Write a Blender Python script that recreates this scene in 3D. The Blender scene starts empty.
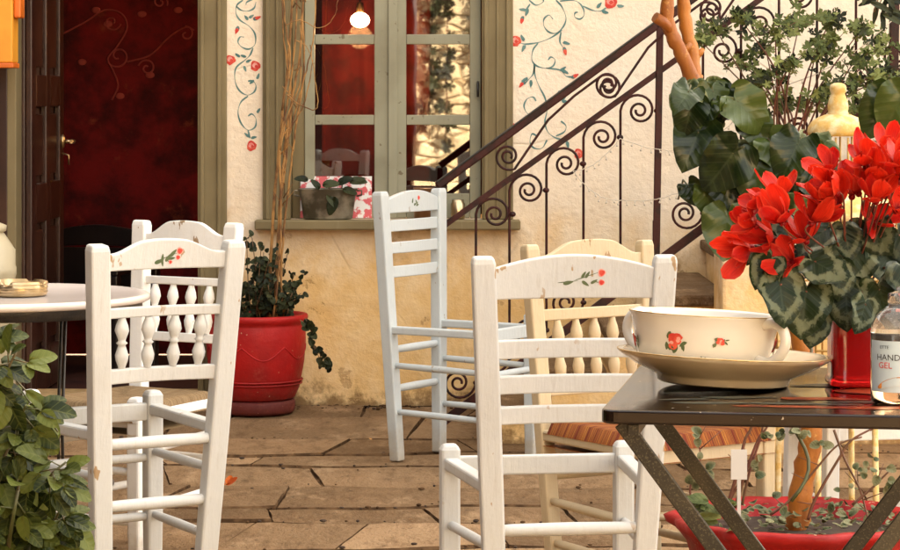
import bpy, math, random
from mathutils import Vector, Matrix
R = math.radians
rng = random.Random(7)
C = bpy.context.scene.collection
SC = bpy.context.scene

# ------------------------------------------------------------------ camera
F, HY, HC = 2700.0, 92.0, 1.23            # focal length and horizon in photo pixels, eye height in metres
cam = bpy.data.cameras.new('camera')
cam.sensor_width = 36.0
cam.lens = 36.0 * F / 900.0
cam.shift_y = -(275.0 - HY) / 900.0
cam.clip_end = 400
camo = bpy.data.objects.new('camera', cam); C.objects.link(camo)
camo.location = (0, 0, HC); camo.rotation_euler = (R(90), 0, 0)
SC.camera = camo

# ------------------------------------------------------------------ light
SUN_EL, SUN_AZ = R(42), R(24)             # sun behind the tall house: the courtyard lies in open shade
wd = bpy.data.worlds.new('World'); SC.world = wd; wd.use_nodes = True
wn = wd.node_tree.nodes; wl = wd.node_tree.links; wn.clear()
sky = wn.new('ShaderNodeTexSky'); sky.sky_type = 'NISHITA'; sky.sun_disc = False
sky.sun_elevation = SUN_EL; sky.sun_rotation = SUN_AZ; sky.dust_density = 4.0; sky.ozone_density = 1.0
hs = wn.new('ShaderNodeHueSaturation'); hs.inputs['Saturation'].default_value = 0.22
tint = wn.new('ShaderNodeMix'); tint.data_type = 'RGBA'; tint.blend_type = 'MULTIPLY'
tint.inputs[0].default_value = 1.0; tint.inputs[7].default_value = (1.0, 0.93, 0.82, 1)
bg = wn.new('ShaderNodeBackground'); bg.inputs[1].default_value = 0.15
wo = wn.new('ShaderNodeOutputWorld')
wl.new(sky.outputs[0], hs.inputs['Color']); wl.new(hs.outputs[0], tint.inputs[6])
wl.new(tint.outputs[2], bg.inputs[0]); wl.new(bg.outputs[0], wo.inputs[0])
sl = bpy.data.lights.new('sun', 'SUN'); sl.energy = 5.0; sl.angle = R(0.53); sl.color = (1.0, 0.90, 0.74)
so = bpy.data.objects.new('sun', sl); C.objects.link(so)
sd = Vector((math.sin(SUN_AZ) * math.cos(SUN_EL), math.cos(SUN_AZ) * math.cos(SUN_EL), math.sin(SUN_EL)))
so.rotation_euler = sd.to_track_quat('Z', 'Y').to_euler(); so.location = sd * 30
vs = SC.view_settings
vs.view_transform = 'Standard'; vs.look = 'None'; vs.gamma = 1.0; vs.use_curve_mapping = False
vs.exposure = 3.05
SC.render.engine = 'CYCLES'
SC.cycles.use_denoising = True
SC.cycles.max_bounces = 8; SC.cycles.diffuse_bounces = 4; SC.cycles.transparent_max_bounces = 16
SC.cycles.sample_clamp_indirect = 6.0
SC.cycles.caustics_reflective = False; SC.cycles.caustics_refractive = False

# ------------------------------------------------------------------ helpers
def at(px, py, Y):                        # the point at depth Y seen at a photo pixel
    return Vector(((px - 450.0) * Y / F, Y, HC - (py - HY) * Y / F))

class MB:
    def __init__(s): s.v = []; s.f = []; s.m = []; s.rad = []; s.luv = []; s.sm = []
    def add(s, vs, fs, mi=0, smooth=False, rad=None, luv=None):
        o = len(s.v)
        s.v += [Vector(p) for p in vs]
        s.rad += rad if rad else [0.0] * len(vs)
        s.luv += luv if luv else [(0, 0, 0)] * len(vs)
        for f in fs:
            s.f.append([i + o for i in f]); s.m.append(mi); s.sm.append(smooth)
    def box(s, lo, hi, mi=0, M=None):
        x0, y0, z0 = lo; x1, y1, z1 = hi
        vs = [Vector(p) for p in ((x0,y0,z0),(x1,y0,z0),(x1,y1,z0),(x0,y1,z0),(x0,y0,z1),(x1,y0,z1),(x1,y1,z1),(x0,y1,z1))]
        if M: vs = [M @ p for p in vs]
        s.add(vs, [(0,3,2,1),(4,5,6,7),(0,1,5,4),(1,2,6,5),(2,3,7,6),(3,0,4,7)], mi)
    def beam(s, p0, p1, w, d, side=(1,0,0), mi=0, w1=None, d1=None):
        p0 = Vector(p0); p1 = Vector(p1); a = (p1 - p0).normalized()
        sx = Vector(side); sx = (sx - a * sx.dot(a)).normalized(); sy = a.cross(sx)
        w1 = w if w1 is None else w1; d1 = d if d1 is None else d1
        vs = []
        for p, ww, dd in ((p0, w, d), (p1, w1, d1)):
            for i, j in ((-1,-1),(1,-1),(1,1),(-1,1)): vs.append(p + sx * (i*ww/2) + sy * (j*dd/2))
        s.add(vs, [(3,2,1,0),(4,5,6,7),(0,1,5,4),(1,2,6,5),(2,3,7,6),(3,0,4,7)], mi)
    def tube(s, pts, r, n=8, mi=0, cap=True):
        pts = [Vector(p) for p in pts]; k = len(pts)
        rs = r if isinstance(r, (list, tuple)) else [r] * k
        t0 = (pts[1] - pts[0]).normalized()
        nx = t0.orthogonal().normalized(); vs = []
        for i, p in enumerate(pts):
            t = (pts[min(i+1,k-1)] - pts[max(i-1,0)])
            t = t.normalized() if t.length > 1e-9 else t0
            nx = nx - t * nx.dot(t)
            nx = nx.normalized() if nx.length > 1e-6 else t.orthogonal().normalized()
            ny = t.cross(nx)
            for j in range(n):
                a = 2*math.pi*j/n; vs.append(p + nx*(math.cos(a)*rs[i]) + ny*(math.sin(a)*rs[i]))
        fs = [(i*n+j, i*n+(j+1)%n, (i+1)*n+(j+1)%n, (i+1)*n+j) for i in range(k-1) for j in range(n)]
        s.add(vs, fs, mi, True)
        if cap:
            o = len(s.v) - len(vs)
            s.f.append([o+j for j in reversed(range(n))]); s.m.append(mi); s.sm.append(False)
            s.f.append([o+(k-1)*n+j for j in range(n)]); s.m.append(mi); s.sm.append(False)
    def lathe(s, prof, c=(0,0,0), n=32, mi=0, M=None, wob=None, smooth=True):
        c = Vector(c); vs = []
        for r, z in prof:
            for j in range(n):
                a = 2*math.pi*j/n; rr = r * (wob(a, z) if wob else 1)
                p = Vector((rr*math.cos(a), rr*math.sin(a), z))
                vs.append((M @ p if M else p) + c)
        k = len(prof)
        s.add(vs, [(i*n+j, i*n+(j+1)%n, (i+1)*n+(j+1)%n, (i+1)*n+j) for i in range(k-1) for j in range(n)], mi, smooth)
    def prism(s, outline, up, t, mi=0):       # closed outline of 3-D points, thickened along up
        n = len(outline); up = Vector(up).normalized() * (t/2)
        a = [Vector(p) - up for p in outline]; b = [Vector(p) + up for p in outline]
        s.add(a + b, [tuple(reversed(range(n))), tuple(range(n, 2*n))] + [(i, (i+1)%n, n+(i+1)%n, n+i) for i in range(n)], mi)
    def blob(s, c, r, mi=0, n=10, sq=(1,1,1)):
        prof = [(math.sin(math.pi*i/6), -math.cos(math.pi*i/6)) for i in range(7)]
        vs = []
        c = Vector(c)
        for q, z in prof:
            for j in range(n):
                a = 2*math.pi*j/n; vs.append(c + Vector((q*math.cos(a)*r*sq[0], q*math.sin(a)*r*sq[1], z*r*sq[2])))
        s.add(vs, [(i*n+j, i*n+(j+1)%n, (i+1)*n+(j+1)%n, (i+1)*n+j) for i in range(6) for j in range(n)], mi, True)
    def leaf(s, base, d, nrm, L, out, curl=0.15, fold=0.15, mi=0, wav=0.0, rings=(0.45, 0.8, 1.0)):
        base = Vector(base); d = Vector(d).normalized(); nrm = Vector(nrm)
        nrm = nrm - d * nrm.dot(d); nrm = nrm.normalized() if nrm.length > 1e-5 else d.orthogonal().normalized()
        sd_ = d.cross(nrm); rnd = rng.random(); n = len(out); ph = rng.random() * 6
        vs, rad, luv = [base], [0.0], [(0, 0, rnd)]
        for q in rings:
            for (lo, la) in out:
                a, b = lo*q, la*q
                z = fold*abs(b) - curl*a*abs(a) + wav*q*q*math.sin(ph + 9*a + 7*b)
                vs.append(base + d*(a*L) + sd_*(b*L) + nrm*(z*L)); rad.append(q); luv.append((a, b, rnd))
        fs = [(0, 1+j, 1+(j+1)%n) for j in range(n)]
        for k in range(len(rings)-1):
            fs += [(1+k*n+j, 1+(k+1)*n+j, 1+(k+1)*n+(j+1)%n, 1+k*n+(j+1)%n) for j in range(n)]
        s.add(vs, fs, mi, True, rad, luv)
    def build(s, name, mats, parent=None, bevel=0, seg=2, solid=0):
        me = bpy.data.meshes.new(name)
        me.from_pydata([tuple(p) for p in s.v], [], s.f)
        me.polygons.foreach_set('material_index', s.m)
        me.polygons.foreach_set('use_smooth', s.sm)
        at_ = me.attributes.new('rad', 'FLOAT', 'POINT'); at_.data.foreach_set('value', s.rad)
        at_ = me.attributes.new('luv', 'FLOAT_VECTOR', 'POINT'); at_.data.foreach_set('vector', [c for t in s.luv for c in t])
        for m in (mats if isinstance(mats, (list, tuple)) else [mats]): me.materials.append(m)
        me.update()
        o = bpy.data.objects.new(name, me); C.objects.link(o)
        if parent: o.parent = parent
        if bevel:
            b = o.modifiers.new('bevel', 'BEVEL'); b.width = bevel; b.segments = seg; b.limit_method = 'ANGLE'; b.angle_limit = R(35)
        if solid:
            b = o.modifiers.new('solid', 'SOLIDIFY'); b.thickness = solid; b.offset = 0
        return o

def tag(o, label=None, cat=None, group=None, kind=None):
    if label: o['label'] = label
    if cat: o['category'] = cat
    if group: o['group'] = group
    if kind: o['kind'] = kind
    return o
def thing(name, label, cat, loc=(0,0,0), rot=0, group=None):
    o = bpy.data.objects.new(name, None); C.objects.link(o); o.empty_display_size = 0.1
    o.location = loc; o.rotation_euler = (0, 0, rot)
    return tag(o, label, cat, group)

# ------------------------------------------------------------------ materials
class NT:
    def __init__(s, name):
        s.m = bpy.data.materials.new(name); s.m.use_nodes = True
        s.n = s.m.node_tree.nodes; s.l = s.m.node_tree.links
        s.b = s.n['Principled BSDF']; s.out = s.n['Material Output']
        s.co = s.n.new('ShaderNodeTexCoord').outputs['Object']
    def lk(s, a, b): s.l.new(a, b)
    def val(s, sock, v):
        if isinstance(v, bpy.types.NodeSocket): s.lk(v, sock)
        else: sock.default_value = v
    def map(s, sc=(1,1,1), v=None):
        n = s.n.new('ShaderNodeMapping'); n.inputs['Scale'].default_value = sc; s.lk(v or s.co, n.inputs[0]); return n.outputs[0]
    def noise(s, scale=5, detail=4, rough=0.55, v=None, dist=0.0):
        n = s.n.new('ShaderNodeTexNoise'); n.inputs['Scale'].default_value = scale; n.inputs['Detail'].default_value = detail
        n.inputs['Roughness'].default_value = rough; n.inputs['Distortion'].default_value = dist
        s.lk(v or s.co, n.inputs['Vector']); return n.outputs[0]
    def voro(s, scale=5, feat='F1', v=None):
        n = s.n.new('ShaderNodeTexVoronoi'); n.feature = feat; n.inputs['Scale'].default_value = scale
        s.lk(v or s.co, n.inputs['Vector']); return n.outputs[0]
    def ramp(s, fac, lo, hi, a=0.0, b=1.0):
        n = s.n.new('ShaderNodeMapRange'); n.interpolation_type = 'SMOOTHSTEP'
        for i, q in zip((1, 2, 3, 4), (lo, hi, a, b)): n.inputs[i].default_value = q
        s.lk(fac, n.inputs[0]); return n.outputs[0]
    def mix(s, fac, a, b, mode='MIX'):
        n = s.n.new('ShaderNodeMix'); n.data_type = 'RGBA'; n.blend_type = mode
        for i, q in ((0, fac), (6, a), (7, b)):
            if isinstance(q, tuple): q = (*q, 1) if len(q) == 3 else q
            s.val(n.inputs[i], q)
        return n.outputs[2]
    def math(s, op, a, b=0.0, c=0.0):
        n = s.n.new('ShaderNodeMath'); n.operation = op
        s.val(n.inputs[0], a); s.val(n.inputs[1], b); s.val(n.inputs[2], c); return n.outputs[0]
    def sep(s, v):
        n = s.n.new('ShaderNodeSeparateXYZ'); s.lk(v, n.inputs[0]); return n.outputs
    def attr(s, name, out='Fac'):
        n = s.n.new('ShaderNodeAttribute'); n.attribute_name = name; return n.outputs[out]
    def bump(s, h, st=0.3, d=0.01):
        n = s.n.new('ShaderNodeBump'); n.inputs['Strength'].default_value = st; n.inputs['Distance'].default_value = d
        s.lk(h, n.inputs['Height']); s.lk(n.outputs[0], s.b.inputs['Normal']); return n
    def set(s, **k):
        nm = dict(col='Base Color', rough='Roughness', metal='Metallic', spec='Specular IOR Level', trans='Transmission Weight',
                  ior='IOR', sub='Subsurface Weight', coat='Coat Weight', emi='Emission Color', ems='Emission Strength', alpha='Alpha')
        for q, v in k.items():
            if isinstance(v, tuple) and len(v) == 3: v = (*v, 1)
            s.val(s.b.inputs[nm[q]], v)
        return s.m

def plain(name, col, col2=None, rough=0.5, scale=6, bump=0.0, bscale=60, metal=0.0, spec=0.5, coat=0.0, lo=0.4, hi=0.65, bd=0.004):
    t = NT(name)
    c = col if col2 is None else t.mix(t.ramp(t.noise(scale, 5), lo, hi), col, col2)
    if bump: t.bump(t.noise(bscale, 4), bump, bd)
    return t.set(col=c, rough=rough, metal=metal, spec=spec, coat=coat)

def painted_wood(name, col, dirt, wood):
    t = NT(name)
    grain = t.noise(14, 4, 0.6, t.map((6, 6, 0.7)))
    c = t.mix(t.ramp(t.noise(3.2, 4), 0.45, 0.8, 0, 0.8), col, dirt)
    zz_ = t.sep(t.co)[2]
    c = t.mix(t.math('MULTIPLY', t.ramp(t.math('ADD', zz_, t.math('MULTIPLY', t.noise(20, 4, .7), .2)), .26, .08), .65), c, (0.34, 0.25, 0.15))
    c = t.mix(t.ramp(t.noise(30, 4, 0.7, t.map((3, 3, 0.35))), 0.54, 0.72, 0, 0.45), c, dirt)
    chip = t.math('MULTIPLY', t.ramp(t.noise(34, 3, 0.6, t.map((1, 1, 0.45))), 0.665, 0.69), t.ramp(t.noise(4, 2), 0.43, 0.53))
    c = t.mix(chip, c, wood)
    t.bump(t.math('ADD', grain, t.math('MULTIPLY', t.noise(70, 3), 0.5)), 0.4, 0.003)
    return t.set(col=c, rough=t.ramp(grain, 0.2, 0.8, 0.36, 0.56), spec=0.45)

M = {}
M['white'] = painted_wood('white_paint', (0.70, 0.70, 0.685), (0.58, 0.56, 0.52), (0.36, 0.24, 0.13))
M['shaded'] = painted_wood('shaded_white_paint', (0.56, 0.56, 0.54), (0.46, 0.44, 0.40), (0.36, 0.24, 0.13))  # white paint darkened: shade on the near chairs put into the colour
M['bright'] = painted_wood('bright_white_paint', (0.84, 0.83, 0.80), (0.74, 0.70, 0.63), (0.36, 0.24, 0.13))
M['bluewhite'] = painted_wood('cool_white_paint', (0.515, 0.55, 0.555), (0.44, 0.47, 0.46), (0.34, 0.30, 0.25))
M['cream'] = painted_wood('cream_paint', (0.60, 0.48, 0.30), (0.50, 0.37, 0.21), (0.34, 0.20, 0.09))

def m_wall():
    t = NT('cream_plaster')
    z = t.sep(t.co)[2]; x = t.sep(t.co)[0]
    big = t.noise(1.3, 5, 0.6); mid = t.noise(4.5, 6, 0.65); fine = t.noise(38, 5, 0.65)
    low = t.ramp(t.math('ADD', z, t.math('MULTIPLY', t.math('SUBTRACT', mid, 0.5), 0.5)), 0.85, 0.45)
    c = t.mix(t.ramp(big, 0.35, 0.7), (0.85, 0.73, 0.575), (0.83, 0.68, 0.505))
    c = t.mix(low, c, t.mix(t.ramp(mid, 0.35, 0.65), (0.72, 0.45, 0.175), (0.80, 0.57, 0.29)))
    blot = t.math('MULTIPLY', t.ramp(t.noise(3.1, 6, 0.7, t.map((1.2, 1, 1))), 0.53, 0.66), t.ramp(z, 0.95, 0.6))
    c = t.mix(t.math('MULTIPLY', blot, 0.6), c, (0.50, 0.30, 0.13))
    peel = t.math('MULTIPLY', t.ramp(t.noise(6.5, 6, 0.72), 0.60, 0.64), t.ramp(t.math('ADD', z, t.math('MULTIPLY', mid, .5)), 0.98, 0.80))
    c = t.mix(t.math('MULTIPLY', peel, 0.55), c, (0.40, 0.22, 0.08))
    foot = t.ramp(t.math('ADD', z, t.math('MULTIPLY', t.math('SUBTRACT', t.noise(9, 5, 0.7), 0.5), 0.34)), 0.07, -0.01)
    c = t.mix(t.math('MULTIPLY', foot, 0.8), c, (0.16, 0.085, 0.035))
    cr = t.math('SUBTRACT', 1.0, t.ramp(t.voro(1.7, 'DISTANCE_TO_EDGE', t.map((1, 1, 1), None)), 0.0, 0.012))
    crm = t.math('MULTIPLY', cr, t.ramp(t.noise(2.2, 3), 0.52, 0.6))
    c = t.mix(t.math('MULTIPLY', crm, 0.15), c, (0.34, 0.2, 0.09))
    h = t.math('ADD', t.math('MULTIPLY', mid, 1.2), t.math('ADD', t.math('MULTIPLY', fine, 0.35), t.math('ADD', t.math('MULTIPLY', crm, -0.15), t.math('MULTIPLY', peel, -0.4))))
    t.bump(h, 0.5, 0.025)
    return t.set(col=c, rough=0.88, spec=0.2)
M['wall'] = m_wall()

def m_red_wall():
    t = NT('red_plaster')
    n = t.noise(3.0, 6, 0.7); n2 = t.noise(9, 5, 0.7)
    c = t.mix(t.ramp(n, 0.34, 0.66), (0.028, 0.001, 0.0015), (0.145, 0.004, 0.005))
    c = t.mix(t.ramp(n2, 0.58, 0.78, 0, 0.7), c, (0.20, 0.04, 0.015))
    c = t.mix(t.ramp(t.noise(5, 3), 0.66, 0.74, 0, 0.8), c, (0.05, 0.01, 0.008))
    t.bump(n2, 0.4, 0.01)
    return t.set(col=c, rough=0.8, spec=0.2)
M['redwall'] = m_red_wall()
M['redscroll'] = plain('faded_red_line', (0.24, 0.030, 0.022), rough=0.8)

def m_stone():
    t = NT('flagstone')
    rnd = t.attr('rad')
    v = t.map((1, 1, 1))
    n1 = t.noise(2.6, 6, 0.65); n2 = t.noise(11, 6, 0.72, t.map((1.3, 0.5, 1))); n3 = t.noise(85, 4, 0.7)
    c = t.mix(rnd, (0.12, 0.066, 0.027), (0.42, 0.265, 0.14))
    c = t.mix(t.ramp(n1, 0.35, 0.7), c, t.mix(0.3, c, (0.33, 0.19, 0.09)))
    c = t.mix(t.ramp(n2, 0.46, 0.70, 0, 0.7), c, (0.13, 0.07, 0.03))
    c = t.mix(t.ramp(t.noise(5.5, 5, 0.7, t.map((1, .5, 1))), 0.52, 0.72, 0, 0.55), c, (0.52, 0.35, 0.20)); c = t.mix(t.ramp(n3, 0.5, 0.75, 0, 0.5), c, (0.36, 0.26, 0.16)); c = t.mix(t.ramp(t.noise(30, 5, .75, t.map((1, .5, 1))), 0.58, 0.7, 0, .7), c, (0.06, 0.032, 0.014))
    t.bump(t.math('ADD', t.math('MULTIPLY', n2, 1.3), t.math('MULTIPLY', n3, 0.5)), 1.0, 0.022)
    return t.set(col=c, rough=t.ramp(n2, 0.3, 0.7, 0.6, 0.85), spec=0.2)
M['stone'] = m_stone()
M['joint'] = plain('dirt_joint', (0.05, 0.026, 0.012), (0.13, 0.072, 0.034), rough=0.95, scale=20, bump=0.6, bscale=80, spec=0.1)
def m_opp():
    t = NT('rubble_stone')
    e = t.voro(5.0, 'DISTANCE_TO_EDGE', t.map((0.7, 1, 1.5)))
    c = t.mix(t.ramp(t.noise(4, 5), 0.35, 0.65), (0.86, 0.72, 0.46), (0.74, 0.57, 0.33))
    c = t.mix(t.ramp(e, 0.0, 0.05), (0.42, 0.29, 0.14), c); c = t.mix(t.ramp(t.noise(2.6, 6, .75), .52, .66, 0, .6), c, (0.36, 0.20, 0.08))
    t.bump(t.ramp(e, 0, 0.15), 0.7, 0.03)
    return t.set(col=c, rough=0.9, spec=0.1)
M['rubble'] = m_opp()

def m_olive():
    t = NT('olive_paint')
    g = t.noise(10, 5, 0.65, t.map((5, 5, 0.5)))
    c = t.mix(t.ramp(t.noise(2.5, 4), 0.4, 0.7), (0.21, 0.16, 0.078), (0.155, 0.115, 0.052))
    c = t.mix(t.ramp(g, 0.55, 0.8, 0, 0.5), c, (0.27, 0.22, 0.125))
    t.bump(g, 0.3, 0.003)
    return t.set(col=c, rough=0.62, spec=0.3)
M['olive'] = m_olive()
def m_sash():
    t = NT('pale_olive_paint')
    g = t.noise(10, 5, 0.65, t.map((5, 5, 0.6)))
    c = t.mix(t.ramp(t.noise(3.5, 4), 0.4, 0.7), (0.29, 0.275, 0.19), (0.225, 0.205, 0.135))
    c = t.mix(t.ramp(t.noise(30, 3), 0.66, 0.72, 0, 0.8), c, (0.13, 0.09, 0.045))
    t.bump(g, 0.3, 0.003)
    return t.set(col=c, rough=0.6, spec=0.3)
M['sash'] = m_sash()
M['darkwood'] = plain('dark_brown_wood', (0.030, 0.010, 0.006), (0.055, 0.02, 0.011), rough=0.35, scale=5, bump=0.2, bscale=30)
M['blackwood'] = plain('black_wood', (0.008, 0.005, 0.005), (0.014, 0.008, 0.007), rough=0.35)
M['iron'] = plain('oxide_red_iron', (0.042, 0.007, 0.005), (0.018, 0.004, 0.003), rough=0.5, spec=0.25, scale=20, bump=0.25, bscale=120, lo=0.45, hi=0.6)
M['blackiron'] = plain('black_iron', (0.014, 0.012, 0.010), (0.03, 0.022, 0.016), rough=0.4, scale=30, bump=0.3, bscale=150)

def m_glass(name, refl):
    t = NT(name)
    tr = t.n.new('ShaderNodeBsdfTransparent'); tr.inputs[0].default_value = (0.72, 0.66, 0.62, 1)
    gl = t.n.new('ShaderNodeBsdfGlossy'); gl.inputs['Roughness'].default_value = 0.015
    t.bump(t.noise(2.5, 2), 0.012, 0.02); bn = t.b.inputs['Normal'].links[0].from_socket
    t.lk(bn, gl.inputs['Normal'])
    lw = t.n.new('ShaderNodeLayerWeight'); lw.inputs[0].default_value = 0.3
    fac = t.ramp(lw.outputs['Fresnel'], 0.0, 1.0, refl, 1.0)
    mx = t.n.new('ShaderNodeMixShader'); t.lk(fac, mx.inputs[0]); t.lk(tr.outputs[0], mx.inputs[1]); t.lk(gl.outputs[0], mx.inputs[2])
    t.lk(mx.outputs[0], t.out.inputs[0]); return t.m
M['glass'] = m_glass('window_glass', 0.115)

def m_leaf(name, c1, c2, vein=None, vstr=0.0, rough=0.38, ring=None, edge=None, trans=0.12, spec=0.2):
    t = NT(name)
    s = t.sep(t.attr('luv', 'Vector')); lon, lat, rnd = s[0], s[1], s[2]
    c = t.mix(t.ramp(rnd, 0.25, 1.0), c1, c2)
    c = t.mix(t.ramp(t.noise(25, 3), 0.4, 0.7, 0, 0.35), c, c2)
    al = t.math('ABSOLUTE', lat)
    if vein:
        mid = t.ramp(al, 0.035, 0.012)
        fr = t.math('FRACT', t.math('MULTIPLY', t.math('ADD', t.math('SUBTRACT', lon, t.math('MULTIPLY', al, 0.75)), 3.0), 4.2))
        sv = t.ramp(t.math('ABSOLUTE', t.math('SUBTRACT', fr, 0.5)), 0.08, 0.03)
        v = t.math('MULTIPLY', t.math('MAXIMUM', mid, sv), vstr)
        c = t.mix(v, c, vein)
    if ring:
        rd = t.math('ADD', t.attr('rad'), t.math('MULTIPLY', t.math('SUBTRACT', t.noise(48, 4, 0.7), 0.5), 0.75))
        band = t.math('MULTIPLY', t.ramp(rd, 0.56, 0.68), t.ramp(rd, 0.92, 0.80))
        c = t.mix(t.math('MULTIPLY', t.math('MULTIPLY', band, 0.9), t.ramp(rnd, -.3, .9)), c, ring)
    if edge:
        rd = t.math('ADD', t.attr('rad'), t.math('MULTIPLY', t.math('SUBTRACT', t.noise(30, 3, 0.6), 0.5), 0.6))
        c = t.mix(t.ramp(rd, 0.68, 1.0), c, edge)
    qu = t.math('ABSOLUTE', t.math('SUBTRACT', t.math('FRACT', t.math('MULTIPLY', t.math('ADD', t.math('SUBTRACT', lon, t.math('MULTIPLY', al, 0.75)), 3.0), 4.2)), 0.5))
    t.bump(t.math('ADD', t.math('MULTIPLY', t.noise(22, 3), .8), t.math('MULTIPLY', t.math('MULTIPLY', qu, qu), -1.6)), 0.34, 0.004)
    c = t.mix(t.ramp(t.noise(7, 4, .7), .58, .75, 0, .35), c, (0.10, 0.075, 0.02))
    t.set(col=c, rough=rough, spec=spec)
    tl = t.n.new('ShaderNodeBsdfTranslucent'); t.lk(c, tl.inputs[0])
    mx = t.n.new('ShaderNodeMixShader'); mx.inputs[0].default_value = trans
    t.lk(t.b.outputs[0], mx.inputs[1]); t.lk(tl.outputs[0], mx.inputs[2]); t.lk(mx.outputs[0], t.out.inputs[0])
    return t.m
M['heart'] = m_leaf('climber_leaf', (0.006, 0.014, 0.003), (0.060, 0.085, 0.016), (0.09, 0.11, 0.05), 0.18, 0.28, spec=0.32)
M['vari'] = m_leaf('variegated_leaf', (0.008, 0.016, 0.004), (0.05, 0.07, 0.016), None, 0, 0.4, edge=(0.19, 0.20, 0.09))
M['cyc'] = m_leaf('cyclamen_leaf', (0.006, 0.014, 0.005), (0.014, 0.026, 0.008), (0.05, 0.07, 0.035), 0.3, 0.45, ring=(0.15, 0.17, 0.10), trans=0.05)
M['ger'] = m_leaf('geranium_leaf', (0.05, 0.072, 0.018), (0.24, 0.27, 0.085), (0.24, 0.25, 0.11), 0.2, 0.55, trans=0.25)
M['rose'] = m_leaf('rose_leaf', (0.009, 0.017, 0.003), (0.10, 0.12, 0.02), (0.16, 0.17, 0.04), 0.3, 0.5, trans=0.22)
M['shrub'] = m_leaf('shrub_leaf', (0.010, 0.014, 0.005), (0.045, 0.052, 0.02), None, 0, 0.5)
M['gcover'] = m_leaf('ground_cover_leaf', (0.05, 0.07, 0.03), (0.17, 0.17, 0.085), None, 0, 0.5, edge=(0.20, 0.19, 0.10))
M['autumn'] = m_leaf('autumn_leaf', (0.55, 0.12, 0.01), (0.35, 0.05, 0.008), None, 0, 0.5)
def m_petal():
    t = NT('red_petal')
    s = t.sep(t.attr('luv', 'Vector'))
    c = t.mix(s[2], (0.46, 0.006, 0.003), (0.68, 0.026, 0.006))
    c = t.mix(t.ramp(s[0], 0.35, 0.0, 0, 0.8), c, (0.22, 0.002, 0.008))
    cb_ = t.n.new('ShaderNodeCombineXYZ'); t.lk(t.math('MULTIPLY', s[1], 5.0), cb_.inputs[0]); t.lk(s[0], cb_.inputs[1]); t.lk(t.math('MULTIPLY', s[2], 30.0), cb_.inputs[2])
    vn = t.noise(2.2, 4, .65, cb_.outputs[0])
    c = t.mix(t.ramp(vn, .42, .7, 0, .55), c, (0.34, 0.004, 0.006))
    c = t.mix(t.math('MULTIPLY', t.ramp(t.math('ABSOLUTE', s[1]), .6, 1.0), .45), c, (0.75, 0.09, 0.04))
    t.bump(vn, .4, .004)
    t.set(col=c, rough=0.45, spec=0.3)
    tl = t.n.new('ShaderNodeBsdfTranslucent'); t.lk(c, tl.inputs[0])
    mx = t.n.new('ShaderNodeMixShader'); mx.inputs[0].default_value = 0.3
    t.lk(t.b.outputs[0], mx.inputs[1]); t.lk(tl.outputs[0], mx.inputs[2]); t.lk(mx.outputs[0], t.out.inputs[0])
    return t.m
M['petal'] = m_petal()
M['stem'] = plain('green_stem', (0.06, 0.07, 0.02), (0.10, 0.07, 0.03), rough=0.5)
M['redstem'] = plain('reddish_stem', (0.16, 0.045, 0.03), (0.10, 0.05, 0.02), rough=0.5)
M['twig'] = plain('thin_twig', (0.13, 0.075, 0.04), (0.2, 0.11, 0.05), rough=0.7)
M['cane'] = plain('dry_cane_bark', (0.40, 0.20, 0.055), (0.12, 0.045, 0.012), rough=0.7, scale=14, bump=0.6, bscale=40)
def m_bark():
    t = NT('orange_bark')
    n = t.noise(7, 5, 0.6, t.map((1, 1, 0.4))); n2 = t.noise(34, 5, 0.7, t.map((1, 1, .8)))
    c = t.mix(t.ramp(n, 0.35, 0.68), (0.42, 0.155, 0.022), (0.24, 0.07, 0.012))
    c = t.mix(t.ramp(n2, 0.56, 0.74, 0, 0.8), c, (0.66, 0.36, 0.10)); c = t.mix(t.ramp(t.noise(55, 5, .75), .58, .7, 0, .5), c, (0.08, 0.02, 0.006))
    t.bump(t.math('ADD', n2, n), 0.5, 0.005)
    return t.set(col=c, rough=0.5, spec=0.35)
M['bark'] = m_bark()
M['soil'] = plain('soil', (0.035, 0.02, 0.012), (0.06, 0.035, 0.02), rough=0.95, scale=30, bump=0.8, bscale=90)
def m_redpot(name, c1, c2, rough):
    t = NT(name)
    n = t.noise(5, 5, 0.6)
    c = t.mix(t.ramp(n, 0.35, 0.7), c1, c2)
    c = t.mix(t.ramp(t.noise(46, 3, 0.6), 0.71, 0.73), c, (0.50, 0.30, 0.18))
    zz_ = t.sep(t.co)[2]; dn = t.noise(16, 5, .7)
    c = t.mix(t.math('MULTIPLY', t.ramp(t.math('ADD', zz_, t.math('MULTIPLY', dn, .25)), .30, .12), .55), c, (0.15, 0.035, 0.025))
    c = t.mix(t.ramp(t.noise(9, 6, .75), .56, .76, 0, .4), c, (0.42, 0.10, 0.06))
    t.bump(t.math('ADD', dn, t.noise(60, 4)), 0.3, 0.005)
    return t.set(col=c, rough=t.ramp(dn, .3, .7, rough, rough+.25), spec=0.3)
M['redpot'] = m_redpot('red_glazed_clay', (0.40, 0.007, 0.006), (0.25, 0.005, 0.005), 0.45)
M['redsaucer'] = m_redpot('dark_red_clay', (0.11, 0.006, 0.006), (0.07, 0.005, 0.005), 0.5)
M['redplastic'] = m_redpot('red_painted_clay', (0.36, 0.007, 0.006), (0.22, 0.005, 0.005), 0.45)
M['terra'] = plain('terracotta', (0.36, 0.15, 0.07), (0.28, 0.11, 0.05), rough=0.8, bump=0.2)
M['zinc'] = plain('zinc', (0.11, 0.095, 0.065), (0.40, 0.36, 0.28), rough=0.4, scale=12, metal=0.6, bump=0.15, bscale=40)
M['brass'] = plain('brass', (0.60, 0.46, 0.28), (0.40, 0.28, 0.14), rough=0.3, scale=14, metal=0.9, bump=0.1, bscale=60)
M['copper'] = plain('tinned_copper', (0.42, 0.26, 0.15), (0.3, 0.16, 0.08), rough=0.3, metal=0.9)
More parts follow.
